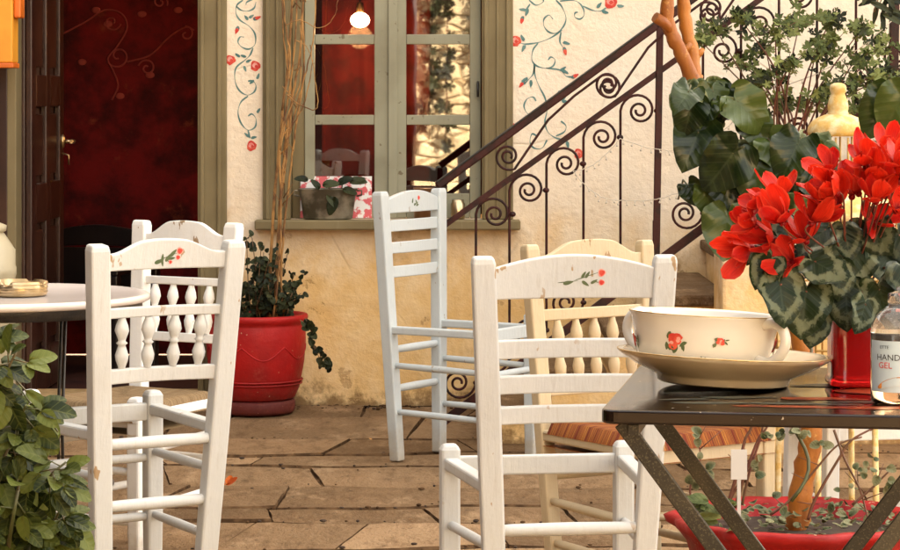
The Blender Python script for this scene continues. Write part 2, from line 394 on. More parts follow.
M['yellow'] = plain('yellow_paint', (0.58, 0.36, 0.09), (0.66, 0.54, 0.30), rough=0.55, scale=34, bump=0.5, bscale=90)
M['goldwire'] = plain('gold_wire', (0.50, 0.31, 0.09), (0.36, 0.20, 0.05), rough=0.4, metal=0.3)
M['churn'] = plain('cream_enamel', (0.46, 0.40, 0.27), (0.36, 0.30, 0.19), rough=0.4, scale=6)
M['marble'] = plain('white_table_top', (0.74, 0.66, 0.60), (0.64, 0.55, 0.49), rough=0.22, scale=3.0, lo=0.35, hi=0.75, coat=0.3)
M['orange'] = plain('orange_paint', (0.86, 0.36, 0.03), (0.74, 0.28, 0.02), rough=0.5, scale=4)
M['deeporange'] = plain('deep_orange_paint', (0.75, 0.17, 0.015), (0.6, 0.12, 0.012), rough=0.45)
M['wire'] = plain('pale_wire', (0.55, 0.47, 0.37), rough=0.5)
M['teal'] = plain('teal_paint_line', (0.07, 0.17, 0.16), (0.15, 0.26, 0.235), rough=0.8, scale=20)
M['redpaint'] = plain('red_paint_dab', (0.56, 0.03, 0.02), (0.70, 0.10, 0.05), rough=0.7, scale=50)
M['greenpaint'] = plain('green_paint_dab', (0.07, 0.10, 0.035), (0.12, 0.14, 0.06), rough=0.6, scale=30)
M['pinkpaint'] = plain('pink_paint_dab', (0.75, 0.36, 0.30), (0.72, 0.2, 0.16), rough=0.6, scale=60)
M['curtain'] = plain('red_curtain', (0.13, 0.004, 0.004), (0.06, 0.002, 0.002), rough=0.85, scale=10, bump=0.3)
M['darkroom'] = plain('dark_interior', (0.05, 0.012, 0.010), (0.035, 0.010, 0.008), rough=0.8)
M['blocker'] = plain('dark_blocker', (0.007, 0.003, 0.003), (0.012, 0.005, 0.004), rough=0.9, spec=0.03)  # near black, for the added unseen boxes that hold back light
M['paper'] = plain('white_paper', (0.55, 0.53, 0.50), rough=0.7)
M['tan'] = plain('tan_slab', (0.55, 0.36, 0.16), (0.42, 0.26, 0.11), rough=0.8, scale=30, bump=0.5, bscale=60)

def m_china():
    t = NT('floral_china')
    c = t.mix(t.ramp(t.noise(3, 3), 0.35, 0.7), (0.70, 0.66, 0.59), (0.64, 0.59, 0.51))
    return t.set(col=c, rough=0.14, spec=0.5, coat=0.4)
M['china'] = m_china()
M['saucer'] = plain('reflection_beige_china', (0.58, 0.48, 0.34), (0.50, 0.39, 0.26), rough=0.16, coat=0.4, scale=5)  # brown reflection under the dish put into the beige of the china
M['giltrim'] = plain('gilt_rim', (0.50, 0.33, 0.13), (0.62, 0.46, 0.24), rough=0.25, metal=0.5, scale=30)
def m_top():
    t = NT('worn_black_table_paint')
    n = t.noise(3.4, 5, 0.6); n2 = t.noise(14, 5, 0.7, t.map((1, 2.4, 1)))
    c = t.mix(t.ramp(n, 0.4, 0.7), (0.005, 0.003, 0.002), (0.015, 0.008, 0.005))
    c = t.mix(t.ramp(n2, 0.66, 0.76, 0, 0.4), c, (0.06, 0.034, 0.02))
    fl = t.noise(80, 2, 0.5)
    c = t.mix(t.ramp(fl, 0.70, 0.74), c, (0.42, 0.36, 0.28))
    t.bump(n, 0.1, 0.002)
    return t.set(col=c, rough=t.ramp(n, 0.35, 0.7, 0.07, 0.2), spec=0.42)
M['tabletop'] = m_top()
def m_leg():
    t = NT('speckled_black_metal')
    fl = t.voro(260); n = t.noise(9, 4)
    c = t.mix(t.ramp(n, 0.4, 0.7), (0.009, 0.007, 0.004), (0.038, 0.029, 0.015))
    c = t.mix(t.ramp(t.noise(330, 2, 0.6), 0.54, 0.66, 0, 0.4), c, (0.15, 0.125, 0.08))
    t.bump(fl, 0.2, 0.001)
    return t.set(col=c, rough=0.42, spec=0.5)
M['tableleg'] = m_leg()
M['dabor'] = plain('orange_table_streak', (0.30, 0.04, 0.008), (0.10, 0.012, 0.005), rough=0.3, scale=40)
M['dabgr'] = plain('grey_green_table_streak', (0.07, 0.08, 0.06), (0.03, 0.034, 0.026), rough=0.3, scale=40)
def m_tglass(name, col, rough=0.05, trans=0.85):
    t = NT(name); return t.set(col=col, rough=rough, trans=trans, ior=1.45)
M['redglass'] = m_tglass('red_glass', (0.62, 0.012, 0.012), 0.08, 0.55)
M['clear'] = m_tglass('clear_plastic', (0.93, 0.92, 0.88), 0.04, 0.95)
M['gel'] = m_tglass('amber_gel', (0.85, 0.55, 0.32), 0.02, 0.9)
M['label'] = plain('pale_label', (0.44, 0.54, 0.60), (0.50, 0.58, 0.62), rough=0.35)
M['ink'] = plain('dark_ink', (0.02, 0.02, 0.025), rough=0.5)
M['redink'] = plain('red_ink', (0.55, 0.03, 0.02), rough=0.5)
M['skinprint'] = plain('orange_print', (0.65, 0.27, 0.06), (0.5, 0.16, 0.03), rough=0.4, scale=40)
def m_rush(name, c1, c2, c3):
    t = NT(name)
    cb_ = t.n.new('ShaderNodeCombineXYZ'); t.lk(t.attr('rad'), cb_.inputs[0])
    f = t.noise(330, 3, 0.6, cb_.outputs[0]); b = t.noise(75, 3, 0.6, cb_.outputs[0])
    c = t.mix(t.ramp(b, 0.35, 0.65), c1, c2)
    c = t.mix(t.ramp(f, 0.54, 0.40, 0, 0.9), c, c3)
    t.bump(f, 0.8, 0.006)
    return t.set(col=c, rough=0.65, spec=0.2)
M['rush'] = m_rush('orange_rush', (0.46, 0.17, 0.030), (0.16, 0.016, 0.006), (0.10, 0.02, 0.006))
M['palerush'] = m_rush('pale_rush', (0.30, 0.21, 0.11), (0.24, 0.15, 0.07), (0.10, 0.05, 0.02))
M['redcush'] = m_rush('red_rush', (0.45, 0.03, 0.015), (0.30, 0.02, 0.012), (0.08, 0.01, 0.006))
def m_patterned():
    t = NT('pink_patterned_card')
    c = t.mix(t.ramp(t.noise(26, 3, 0.6), 0.48, 0.56), (0.75, 0.72, 0.68), (0.62, 0.10, 0.11))
    return t.set(col=c, rough=0.6)
M['pinkcard'] = m_patterned()
def m_emit(name, col, st):
    t = NT(name); return t.set(col=col, emi=col, ems=st)
M['bulb'] = m_emit('lit_bulb', (1.0, 0.62, 0.25), 14.0)

# leaf outlines: (along, across) pairs round the leaf, petiole at the origin
def polar(f, n=20): return [(f(a)*math.cos(a), f(a)*math.sin(a)) for a in (2*math.pi*i/n for i in range(n))]
def heart_f(a):
    a = abs((a + math.pi) % (2*math.pi) - math.pi)
    k = [(0,1.0),(0.3,.86),(0.7,.72),(1.2,.62),(1.8,.56),(2.3,.52),(2.75,.42),(3.15,.14)]
    for (a0, r0), (a1, r1) in zip(k, k[1:]):
        if a <= a1: return r0 + (r1-r0)*(a-a0)/(a1-a0)
    return 0.14
HEART = polar(heart_f, 24)
ROUND = polar(lambda a: 0.55*(1 - 0.45*max(0, -math.cos(a))**6) + 0.06*math.cos(a), 18)
def oval(w, n=12):
    o = []
    for i in range(n):
        a = 2*math.pi*i/n
        o.append((0.5 + 0.5*math.cos(a), w*math.sin(a)*(1 - 0.25*math.cos(a))))
    return o
OVAL = oval(0.30); NARROW = oval(0.14); WIDE = oval(0.42)
def lob(a):
    b = 0.30 + 0.70*abs(math.cos(2.5*a))**0.7
    return b*(0.80 + 0.26*abs(math.cos(7.5*a)))*(1 if abs(abs(a if a < math.pi else a-2*math.pi)) < 2.6 else 0.6)
LOBED = polar(lob, 40)

def rvec(): return Vector((rng.gauss(0,1), rng.gauss(0,1), rng.gauss(0,1))).normalized()
def bez(pts, n=12):                       # Catmull-Rom through points
    pts = [Vector(p) for p in pts]; q = [pts[0]*2-pts[1]] + pts + [pts[-1]*2-pts[-2]]; out = []
    for i in range(1, len(q)-2):
        for k in range(n):
            t = k/n; a, b, c, d = q[i-1], q[i], q[i+1], q[i+2]
            out.append(0.5*((2*b) + (c-a)*t + (2*a-5*b+4*c-d)*t*t + (3*b-a-3*c+d)*t*t*t))
    return out + [pts[-1]]

# ================================================================== SETTING
g = MB(); g.add([(-60,-60,-0.016),(60,-60,-0.016),(60,60,-0.016),(-60,60,-0.016)], [(0,1,2,3)])
tag(g.build('ground', M['joint']), kind='structure')
WY = 10.63                                # front face of the house wall
pv = MB()
rows = [10.62, 10.18, 9.60, 9.18, 8.88, 8.42, 8.02, 7.72, 7.30, 6.72, 6.2, 5.7, 5.1, 4.4, 3.7, 3.0, 2.2, 1.4, 0.5, -0.5, -1.5, -2.6]
nzp = [rng.uniform(0, 6) for _ in rows]
def edge(i, x): return rows[i] + .045*math.sin(1.5*x+nzp[i]) + .016*math.sin(4.7*x+2*nzp[i]) + .012*math.sin(13*x+nzp[i]*3)
for i in range(len(rows)-1):
    x = -4.2 + rng.uniform(0, 0.6); sk = 0
    while x < 4.6:
        w = rng.choice([0.36, 0.5, 0.72, 1.0]) * rng.uniform(0.85, 1.15); sk2 = rng.uniform(-.035, .045)
        gx, gy = rng.uniform(.001, .0035), rng.uniform(.003, .018)
        e0 = lambda xx: edge(i+1, xx) + gy*.5 if i+1 < len(rows)-1 else rows[-1]
        e1 = lambda xx: (edge(i, xx) - gy*.5) if i > 0 else rows[0]
        xa, xb, xc, xd = x+gx-sk, x+w-gx-sk2, x+w-gx+sk2, x+gx+sk
        ring = []; cut = rng.uniform(.0, .05)
        for q in range(9): t = q/8; xx = xa+(xb-xa)*t; ring.append((xx, e0(xx)+rng.uniform(-.005,.008)+cut*max(0,abs(t-.5)-.42)*8*.3))
        for q in range(1, 4): t = q/4; ring.append((xb+(xc-xb)*t+rng.uniform(-.003,.003), e0(xb)+(e1(xc)-e0(xb))*t))
        for q in range(9): t = q/8; xx = xc+(xd-xc)*t; ring.append((xx, e1(xx)-rng.uniform(-.005,.008)-cut*max(0,abs(t-.5)-.42)*8*.3))
        for q in range(1, 4): t = q/4; ring.append((xd+(xa-xd)*t+rng.uniform(-.003,.003), e1(xd)+(e0(xa)-e1(xd))*t))
        cx = sum(p[0] for p in ring)/len(ring); cy = sum(p[1] for p in ring)/len(ring)
        n = len(ring); z = rng.uniform(-0.010, 0.0); tl = (rng.uniform(-.010,.010), rng.uniform(-.02,.02)); rd = rng.random()
        def zz(p, dz): return (p[0], p[1], z + dz + (p[0]-cx)*tl[0] + (p[1]-cy)*tl[1])
        def ins(p, d):
            v = Vector((cx-p[0], (cy-p[1])*2.2)); v = v.normalized(); return (p[0]+v.x*d*.2, p[1]+v.y*d*.75)
        vs_ = [zz(p, -0.028) for p in ring] + [zz(ins(p, .002), -0.008) for p in ring] + [zz(ins(p, .014), 0.0) for p in ring]
        pv.add(vs_, [(k*n+j, k*n+(j+1)%n, (k+1)*n+(j+1)%n, (k+1)*n+j) for k in range(2) for j in range(n)], 1, False)
        pv.add(vs_[2*n:], [tuple(range(n))], 0, False, rad=[rd]*n)
        x += w; sk = sk2
tag(pv.build('paving', [M['stone'], M['joint']]), kind='structure')

gm = MB()
for k in range(900):
    if rng.random() < .35: x, y = rng.uniform(-1.7, 1.7), WY - abs(rng.gauss(0, .06)) - .01
    else: i = rng.randrange(2, 13); x = rng.uniform(-1.8, 1.9); y = edge(i, x) + rng.gauss(0, .03)
    r_ = rng.uniform(.002, .007); gm.blob((x, y, r_*.3-.003), r_, rng.randrange(2), 6, (rng.uniform(.7,1.6), rng.uniform(.7,1.6), .6))
for k in range(60):
    x, y = rng.uniform(-1.6, 1.7), rng.uniform(7.4, 10.5); gm.leaf((x, y, .003), (rng.gauss(0,1), rng.gauss(0,1), .1), (0,0,1), rng.uniform(.008,.02), OVAL, rng.uniform(-.4,.4), .3, 2)
tag(gm.build('grit', [M['joint'], M['soil'], M['cane']]), kind='stuff')

# ------------------------------------------------------------------ house
def wx(px): return (px-450)*WY/F
def wz(py): return HC-(py-HY)*WY/F
DX0, DX1, DZ = wx(16), wx(200), 2.12      # doorway
WX0, WX1, WZ0, WZ1 = wx(266), wx(510), wz(219), 2.02   # window opening
house = thing('house', 'cream plastered house with a red room behind its doorway and an olive window', 'house', (0, WY, 0))
HL, HR, HT, TH = -6.0, 8.0, 9.0, 0.42
hw = MB()
for x0, x1, z0, z1 in ((HL, DX0, -0.02, HT), (DX0, DX1, DZ, HT), (DX1, WX0, -0.02, HT), (WX0, WX1, -0.02, WZ0), (WX0, WX1, WZ1, HT), (WX1, HR, -0.02, HT)):
    hw.box((x0, 0, z0), (x1, TH, z1))
hw.build('wall', M['wall'], house)
rf = MB(); rf.box((HL-.3, -0.35, HT+.002), (HR+.3, 6.0, HT+.15)); rf.build('roof', M['terra'], house)
# room behind
rm = MB()
IX0, IX1, IY0, IY1, IZ = -3.0, 1.2, TH+0.003, 2.05, 2.6
rm.box((IX0, IY1, 0), (IX1, IY1+.1, IZ)); rm.box((IX0-.1, IY0, 0), (IX0, IY1, IZ)); rm.box((IX1, IY0, 0), (IX1+.1, IY1, IZ))
rm.box((IX0, IY0, IZ+.002), (IX1, IY1, IZ+.1))
rm.build('room_wall', M['redwall'], house)
rfl = MB(); rfl.box((IX0, 0.0, -0.1), (IX1, IY1, -0.006)); rfl.build('room_floor', M['darkroom'], house)
# faint painted scrolls on the red wall
sc = MB()
yb = WY + IY1 - 0.004
def scroll(pts, r=0.0045):
    sc.tube([at(x, y, yb) - Vector((0, WY, 0)) for x, y in pts], r, 5)
def spir(cx, cy, r0, a0, turns, dirn=1, k=0.18, n=40, sx=1.0):
    out = []
    for i in range(n+1):
        t = i/n; a = a0 + dirn*turns*2*math.pi*t; r = r0*(1-(1-k)*t)
        out.append((cx + r*math.cos(a)*sx, cy + r*math.sin(a)))
    return out
scroll(bezp := [(p.x, p.y) for p in bez([(62,34,0),(85,22,0),(105,10,0),(122,14,0),(127,28,0),(118,45,0),(108,58,0),(112,68,0)], 8)])
scroll(spir(118, 56, 12, 2.6, 1.2, -1)); scroll(spir(112, 22, 9, 0.2, 1.1, 1))
scroll(spir(147, 68, 9, 3.4, 1.3, 1)); scroll([(p.x, p.y) for p in bez([(127,62,0),(150,55,0),(168,38,0),(185,27,0),(194,30,0)], 8)])
scroll(spir(186, 34, 8, 4.6, 1.0, 1)); scroll(spir(160, 2, 8, 0.5, 1.3, -1)); scroll([(p.x, p.y) for p in bez([(112,68,0),(118,85,0),(112,100,0)], 6)])
for x, y in ((82,62),(120,96),(150,75),(178,10),(96,10),(142,14),(108,24)):
    sc.blob(at(x, y, yb) - Vector((0, WY, 0)), 0.022, sq=(1, 0.15, 0.7))
sc.build('painted_scroll', M['redscroll'], house)
# door frame
df = MB()
df.box((DX1-0.006, -0.035, 0), (wx(227), 0.10, DZ)); df.box((wx(201), -0.05, 0), (wx(205), -0.036, DZ)); df.box((wx(218), -0.048, 0), (wx(222), -0.036, DZ))
df.box((wx(8), -0.035, 0), (DX0+0.006, 0.12, DZ)); df.box((wx(8), -0.035, DZ+.002), (wx(227), 0.10, DZ+0.13))
df.build('door_frame', M['olive'], house, bevel=0.004)
sh_ = MB()
for k in range(4): sh_.box((wx(-92)+k*.1, -0.04, 0.02), (wx(-92)+k*.1+.0965, -0.004, DZ))
sh_.build('shutter', M['darkwood'], house, bevel=0.003)
thr = MB(); thr.box((DX0+.01, -0.06, -0.01), (DX1-.01, 0.25, 0.035)); thr.build('door_sill', M['tan'], house, bevel=0.008)
# open door leaf, hinged at the left jamb and swung into the room
dl = bpy.data.objects.new('door_leaf', None); C.objects.link(dl); dl.parent = house
dl = MB()
hp = Vector((DX0+0.02, 0.10, 0)); dw = 0.78
ep = Vector((wx(57)*1.0, 0, 0)); free = Vector(((57-450)*(WY+0.10+0.77)/F, 0.10+0.77, 0))
dv = (free-hp).normalized(); dn = Vector((dv.y, -dv.x, 0))   # face turned to the doorway
def dpt(u, z, o): return hp + dv*u + Vector((0,0,z)) + dn*o
def dbox(u0, u1, z0, z1, o0, o1):
    dl.add([dpt(u0,z0,o0),dpt(u1,z0,o0),dpt(u1,z0,o1),dpt(u0,z0,o1),dpt(u0,z1,o0),dpt(u1,z1,o0),dpt(u1,z1,o1),dpt(u0,z1,o1)],
           [(0,3,2,1),(4,5,6,7),(0,1,5,4),(1,2,6,5),(2,3,7,6),(3,0,4,7)])
dbox(0, dw, 0.01, 2.08, -0.02, 0.0)
for u0, u1 in ((0, 0.10), (0.345, 0.435), (0.68, dw)): dbox(u0, u1, 0.01, 2.08, 0.0005, 0.028)
for z0, z1 in ((0.01, 0.18), (0.70, 0.86), (1.17, 1.30), (1.96, 2.08)):
    for u0, u1 in ((0.1005, 0.3445), (0.4355, 0.6795)): dbox(u0, u1, z0, z1, 0.0005, 0.028)
for z0, z1 in ((0.21, 0.67), (0.89, 1.14), (1.33, 1.93)):
    for u0, u1 in ((0.13, 0.315), (0.465, 0.65)): dbox(u0, u1, z0, z1, 0.0007, 0.018)
dlo = dl.build('door', M['darkwood'], house, bevel=0.006)
bpy.data.objects.remove(bpy.data.objects['door_leaf'])
hd = MB(); a = dpt(dw-0.06, wz(150)+.02, 0.028)
hd.tube([a, a+dn*0.05], 0.009); hd.tube([a+dn*0.05, a+dn*0.055-dv*0.02+Vector((0.0,0,0)), a+dn*0.06-dv*0.12], 0.008)
hd.blob(a+dn*0.004, 0.022, sq=(.6,.6,1.4)); hd.tube([a+Vector((0,0,-.05)), a+dn*.03+Vector((0,0,-.06)), a+dn*.03+Vector((0,0,-.10))], 0.004)
hd.build('handle', M['brass'], dlo)

# window
win = MB()   # casing
def cas(x0, x1, y0, y1, z0=None, z1=None): win.box((x0, y0, WZ0 if z0 is None else z0), (x1, y1, WZ1 if z1 is None else z1))
cas(wx(263), wx(291), -0.022, 0.10); cas(wx(266), wx(270), -0.034, -0.0225); cas(wx(276), wx(279), -0.030, -0.0225); cas(wx(285), wx(289), -0.034, -0.0225)
cas(wx(291)+.001, wx(304), 0.055, 0.10)
cas(wx(482), wx(513), -0.022, 0.10); cas(wx(484), wx(488), -0.034, -0.0225); cas(wx(496), wx(498.5), -0.030, -0.0225); cas(wx(506), wx(510), -0.034, -0.0225)
win.box((wx(263), -0.022, WZ1+.002), (wx(513), 0.10, WZ1+0.11))
wf = win.build('window_frame', M['olive'], house, bevel=0.003)
def sash(x0, x1, p0, p1):                 # outer and pane edges in photo pixels
    s = MB(); y0, y1 = 0.048, 0.085
    zb, zt = wz(218.6), WZ1-0.004
    s.box((wx(x0), y0, zb), (wx(p0), y1, zt)); s.box((wx(p1), y0, zb), (wx(x1), y1, zt))
    for a_, b_ in ((wz(218.6), wz(194)), (wz(125), wz(115)), (wz(44), wz(34)), (wz(-50), wz(-60)), (zt-.05, zt)):
        s.box((wx(p0)+.0005, y0+.003, a_), (wx(p1)-.0005, y1-.003, b_))
    o = s.build('sash', M['sash'], house, bevel=0.003)
    p = MB(); p.box((wx(p0)+.001, 0.064, zb+.01), (wx(p1)-.001, 0.068, zt-.01)); p.build('pane', M['glass'], o)
    return o
s1 = sash(304, 392, 314, 374); s2 = sash(393, 481, 406, 470)
k_ = MB(); k_.box((wx(388), 0.036, wz(218.6)), (wx(397), 0.0475, WZ1-.006)); k_.build('meeting_bar', M['sash'], house, bevel=0.003)
ca = MB(); ca.tube([Vector((wx(478), 0.044, wz(82))), Vector((wx(478), 0.02, wz(84))), Vector((wx(478), 0.016, wz(97)))], 0.005); ca.build('catch', M['blackiron'], s2)
si = MB(); si.box((wx(256), -0.085, wz(229)), (wx(520), 0.10, wz(219)-.001)); si.build('window_sill', M['olive'], house, bevel=0.006)

# painted climbing roses on the plaster
pm = MB()
def wp(x, y): return Vector((wx(x), -0.0006, wz(y)))
def pline(pts, w=0.9, sm=True):
    q = bez([(x, y, 0) for x, y in pts], 8) if sm else [Vector((x, y, 0)) for x, y in pts]
    n = len(q)
    vs_, fs = [], []
    for i, p in enumerate(q):
        t = q[min(i+1,n-1)] - q[max(i-1,0)]; t = t.normalized() if t.length else Vector((1,0,0))
        ww = w*(0.65 + 0.35*math.sin(i*0.35))
        vs_ += [wp(p.x - t.y*ww, p.y + t.x*ww), wp(p.x + t.y*ww, p.y - t.x*ww)]
    fs = [(2*i, 2*i+1, 2*i+3, 2*i+2) for i in range(n-1)]
    pm.add(vs_, fs, 0)
lay = [0]
def pdab(x, y, rx, ry, ang, mi):
    lay[0] += 1; yy = -0.0012 - 0.00002*lay[0]
    vs_ = []
    for i in range(14):
        a = 2*math.pi*i/14; r = 1 + rng.uniform(-.12, .12)
        u, v = rx*math.cos(a)*r, ry*math.sin(a)*r*(1-0.35*math.cos(a))
        p = wp(x + u*math.cos(ang) - v*math.sin(ang), y + u*math.sin(ang) + v*math.cos(ang)); p.y = yy; vs_.append(p)
    pm.add(vs_, [tuple(range(14))], mi)
def pleaf(x, y, ang, L=5.0): pdab(x + math.cos(ang)*L*.6, y + math.sin(ang)*L*.6, L*.62, L*.26, ang, 0)
def rose_(x, y, r=5.0):
    pdab(x, y, r, r, 0, 1); pdab(x-.6, y-.5, r*.62, r*.5, .6, 2); pdab(x+.5, y+.4, r*.35, r*.3, .2, 1)
def bud(x, y, ang): pdab(x, y, 4.2, 1.9, ang, 1); pleaf(x-math.cos(ang)*4, y-math.sin(ang)*4, ang+.5, 3); pleaf(x-math.cos(ang)*4, y-math.sin(ang)*4, ang-.5, 3)
# narrow strip by the door
pline([(243,0),(237,5),(236,13),(240,20),(249,26),(255,34),(255,44),(249,49),(242,47),(238,42),(240,37),(244,37)])
pline([(253,48),(250,55),(245,60),(236,68),(235,80),(239,90),(247,95),(254,92),(256,86),(253,81),(248,81)])
pline([(248,96),(241,102),(238,112),(241,123),(248,130),(255,127),(256,119),(252,114),(248,116)])
pline([(248,130),(250,138)]); pline([(236,6),(241,10),(248,11),(254,8),(256,2)]); pline([(255,-2),(247,2),(246,5)])
rose_(231,60,5); rose_(256,66,5); rose_(252,146,5); bud(237,30,1.9); bud(257,18,-0.4)
for x, y, a in ((248,20,-2.2),(249,18,-.6),(240,57,-2.5),(244,66,1.2),(246,62,-.4),(257,79,-1.2),(254,80,2.4),(257,113,-1.0),(249,137,-2.4),(251,138,-.2),(246,57,-2.8)): pleaf(x, y, a, 5)
pm.build('painted_roses', [M['teal'], M['redpaint'], M['pinkpaint']], house); pm = MB()
# field right of the window
pline([(556,0),(562,7),(566,18),(563,27),(556,33),(549,32),(544,26),(544,19),(549,15),(553,19)])
pline([(562,30),(552,37),(540,42),(527,44),(520,43)]); pline([(538,43),(533,50),(532,60),(537,66),(546,68),(553,66),(555,60),(551,57),(548,60)])
pline([(560,1),(570,0),(578,2),(583,8),(584,15),(580,19),(575,17),(575,13),(578,12)]); pline([(583,6),(592,10),(600,11),(606,8)])
pline([(534,64),(535,75),(539,86),(545,98),(547,110),(545,122),(548,132),(556,138),(566,140)])
pline([(529,0),(536,5),(543,2),(543,-2)]); pline([(530,4),(526,10)]); pline([(561,32),(560,42),(565,50)]); pline([(546,68),(560,70),(566,76),(572,77)])
pline([(535,66),(533,74),(528,80),(524,84)]); pline([(536,101),(533,97),(527,99),(524,106),(527,113),(533,117)]); pline([(537,136),(532,134),(530,142),(534,148),(542,148),(547,140)])
pline([(556,136),(564,132),(566,126),(561,121)]); pline([(557,95),(560,91),(566,95),(562,101)])
rose_(516,41,5.5); rose_(611,2,6.5); rose_(515,129,5); rose_(579,154,5)
bud(522,20,1.8); bud(565,51,1.3); bud(575,76,-.5); bud(522,84,2.3)
for x, y, a in ((526,10,-3),(528,9,1.9),(597,8,-.9),(602,11,.3),(524,41,-2),(525,45,2),(563,42,.3),(560,71,-.6),(562,70,.5),(528,78,2.7),(531,80,1.6),(566,139,-.4),(567,141,1.4),(530,118,3.0),(528,116,-.3),(562,101,.2),(617,6,0.0)): pleaf(x, y, a, 6)
pm.build('painted_roses', [M['teal'], M['redpaint'], M['pinkpaint']], house)

# things in the room
def curtain(name, label, xa, xb, Y, ztop, zbot, mat):
    m = MB(); n = 40; vs_ = []
    for i in range(n+1):
        t = i/n; x = xa + (xb-xa)*t; dy = 0.012*math.sin(t*math.pi*2*4+.4*math.sin(t*17))
        vs_ += [(x, Y+dy, zbot), (x*1.0 + 0.02*math.sin(t*9), Y+dy*0.6, ztop)]
    m.add(vs_, [(2*i, 2*i+2, 2*i+3, 2*i+1) for i in range(n)], 0, True)
    return tag(m.build(name, mat, solid=0.004), label, 'curtain')
curtain('curtain', 'red curtain hanging inside behind the panes of the olive window', at(322,0,11.7).x, at(430,0,11.7).x, 11.7, 2.0, 0.25, M['curtain'])
lp = thing('pendant_lamp', 'lit pendant bulb glowing inside behind the upper left window pane', 'lamp', at(360, 20, 11.3))
b_ = MB(); b_.blob((0,0,0), 0.036, n=16, sq=(1.15,1,.9)); b_.build('bulb', M['bulb'], lp)
b_ = MB(); b_.lathe([(0.0,0.075),(0.014,0.074),(0.016,0.035),(0.012,0.03)], n=14); b_.build('socket', M['brass'], lp)
b_ = MB(); b_.tube([(0,0,0.07),(0,0,2.6-lp.location.z)], 0.004); b_.build('cord', M['blackiron'], lp)
pl = bpy.data.lights.new('bulb_light', 'POINT'); pl.energy = 2.6; pl.color = (1.0, 0.55, 0.22); pl.shadow_soft_size = 0.05
plo = bpy.data.objects.new('bulb_light', pl); C.objects.link(plo); plo.parent = lp; plo.location = (0, -0.02, -0.07)
# low dark armchair inside
ac = thing('armchair', 'low black wooden armchair standing in the dark red room', 'chair', (at(75,0,11.75).x, 11.75, 0), R(165))
m = MB()
for x in (-.27, .27):
    for p, q, w, d, nm in (((x,.22,0), (x,.22,.45), .05, .05, 'leg'), ((x,-.22,0), (x,-.25,.60), .05, .05, 'leg'), ((x,-.20,.468), (x,.25,.468), .06, .035, 'armrest')):
        m = MB(); m.beam(p, q, w, d); m.build(nm, M['blackwood'], ac, bevel=.006)
m = MB(); m.box((-.245,-.22,.30), (.245,.24,.36)); m.build('seat', M['blackwood'], ac, bevel=.01)
m = MB(); pts = []
for i in range(21):
    u = -1+i/10; pts.append((u*.30, -.262, .585+.055*math.cos(u*1.5)))
m.prism(pts + [(p[0], p[1], p[2]-.06-.03*math.cos(p[0]*5)) for p in reversed(pts)], (0,1,0), .035); m.build('top_rail', M['blackwood'], ac, bevel=.005)
m = MB(); m.box((-.2,-.262,.36), (.2,-.24,.54)); m.build('back_panel', M['blackwood'], ac, bevel=.005)

# ------------------------------------------------------------------ stair, railing, pier
st = thing('stone_stair', 'stone steps climbing to the right along the cream wall behind the railing', 'stairs', (0.14, 9.46, 0))
rs, tr = MB(), MB()
for k in range(11):
    x0 = 0.217*k
    rs.box((x0, 0.0, -0.01), (x0+0.2168, WY-9.46-.003, 0.13*(k+1)-0.04))
    v0 = len(tr.v)
    tr.box((x0-0.025, -0.02-rng.uniform(0,.012), 0.13*(k+1)-0.039), (x0+0.216-.0245, WY-9.46-.004, 0.13*(k+1)))
rs.build('riser', M['wall'], st); tr.build('tread', M['stone'], st, bevel=.008)
pr = thing('plaster_pier', 'short whitewashed pier with a tan slab cap in front of the railing', 'pier', (1.08, 9.2, 0))
m = MB(); m.box((-.168,-.15,-.01), (.2,.14,.775)); m.build('pier_body', M['wall'], pr, bevel=.012)
m = MB(); m.box((-.195,-.17,.777), (.22,.165,.82)); m.build('pier_cap', M['tan'], pr, bevel=.008)

YR = F/288.0
rl = thing('iron_railing', 'oxide red wrought iron stair railing with spiral scrolls', 'railing', (0, YR, 0))
O = Vector((0, YR, 0))
def rp(x, y, dy=0.0): p = at(x, y, YR) - O; p.y += dy; return p
def hand(x): return 173 - (x-455)*0.734
def midr(x): return 220 - (x-452)*0.716
def botr(x): return 230 + (700-x)*0.747
m = MB(); m.beam(rp(437, hand(437)), rp(1010, hand(1010)), 0.024, 0.030, (0,1,0)); m.build('handrail', M['iron'], rl, bevel=.005)
m = MB(); m.beam(rp(437, hand(437)-4.2), rp(1010, hand(1010)-4.2), 0.034, 0.007, (0,1,0)); m.build('handrail_cap', M['blackiron'], rl, bevel=.003)
m = MB(); m.beam(rp(437, midr(437)), rp(1010, midr(1010)), 0.012, 0.020, (0,1,0)); m.build('middle_rail', M['iron'], rl)
m = MB(); m.beam(rp(440, botr(440)), rp(1010, botr(1010)), 0.014, 0.03, (0,1,0)); m.build('bottom_rail', M['iron'], rl)
for x, y0, w in ((437, 445, .024), (656, 262, .024), (893, 86, .032)):
    m = MB(); xt = x + (4 if x > 500 else 0); m.beam(rp(x, y0+6), rp(xt, hand(xt)+3), w, w, (1,0,0)); m.beam(rp(x-1.5, y0+6), rp(x-1.2, y0-42), w*.6, w*.8+.006); m.build('post', M['iron'], rl, bevel=.003)
def logsp(cx, cy, r0, r1, a0, sweep, n=44):
    return [(cx + r0*(r1/r0)**(i/n)*math.cos(a0+sweep*i/n), cy + r0*(r1/r0)**(i/n)*math.sin(a0+sweep*i/n)) for i in range(n+1)]
bars = [(476,19),(509.5,19),(546.5,19),(583.5,19),(620.5,19),(703,20),(741,20),(779,20),(817,20),(856,20),(915,20),(953,20)]
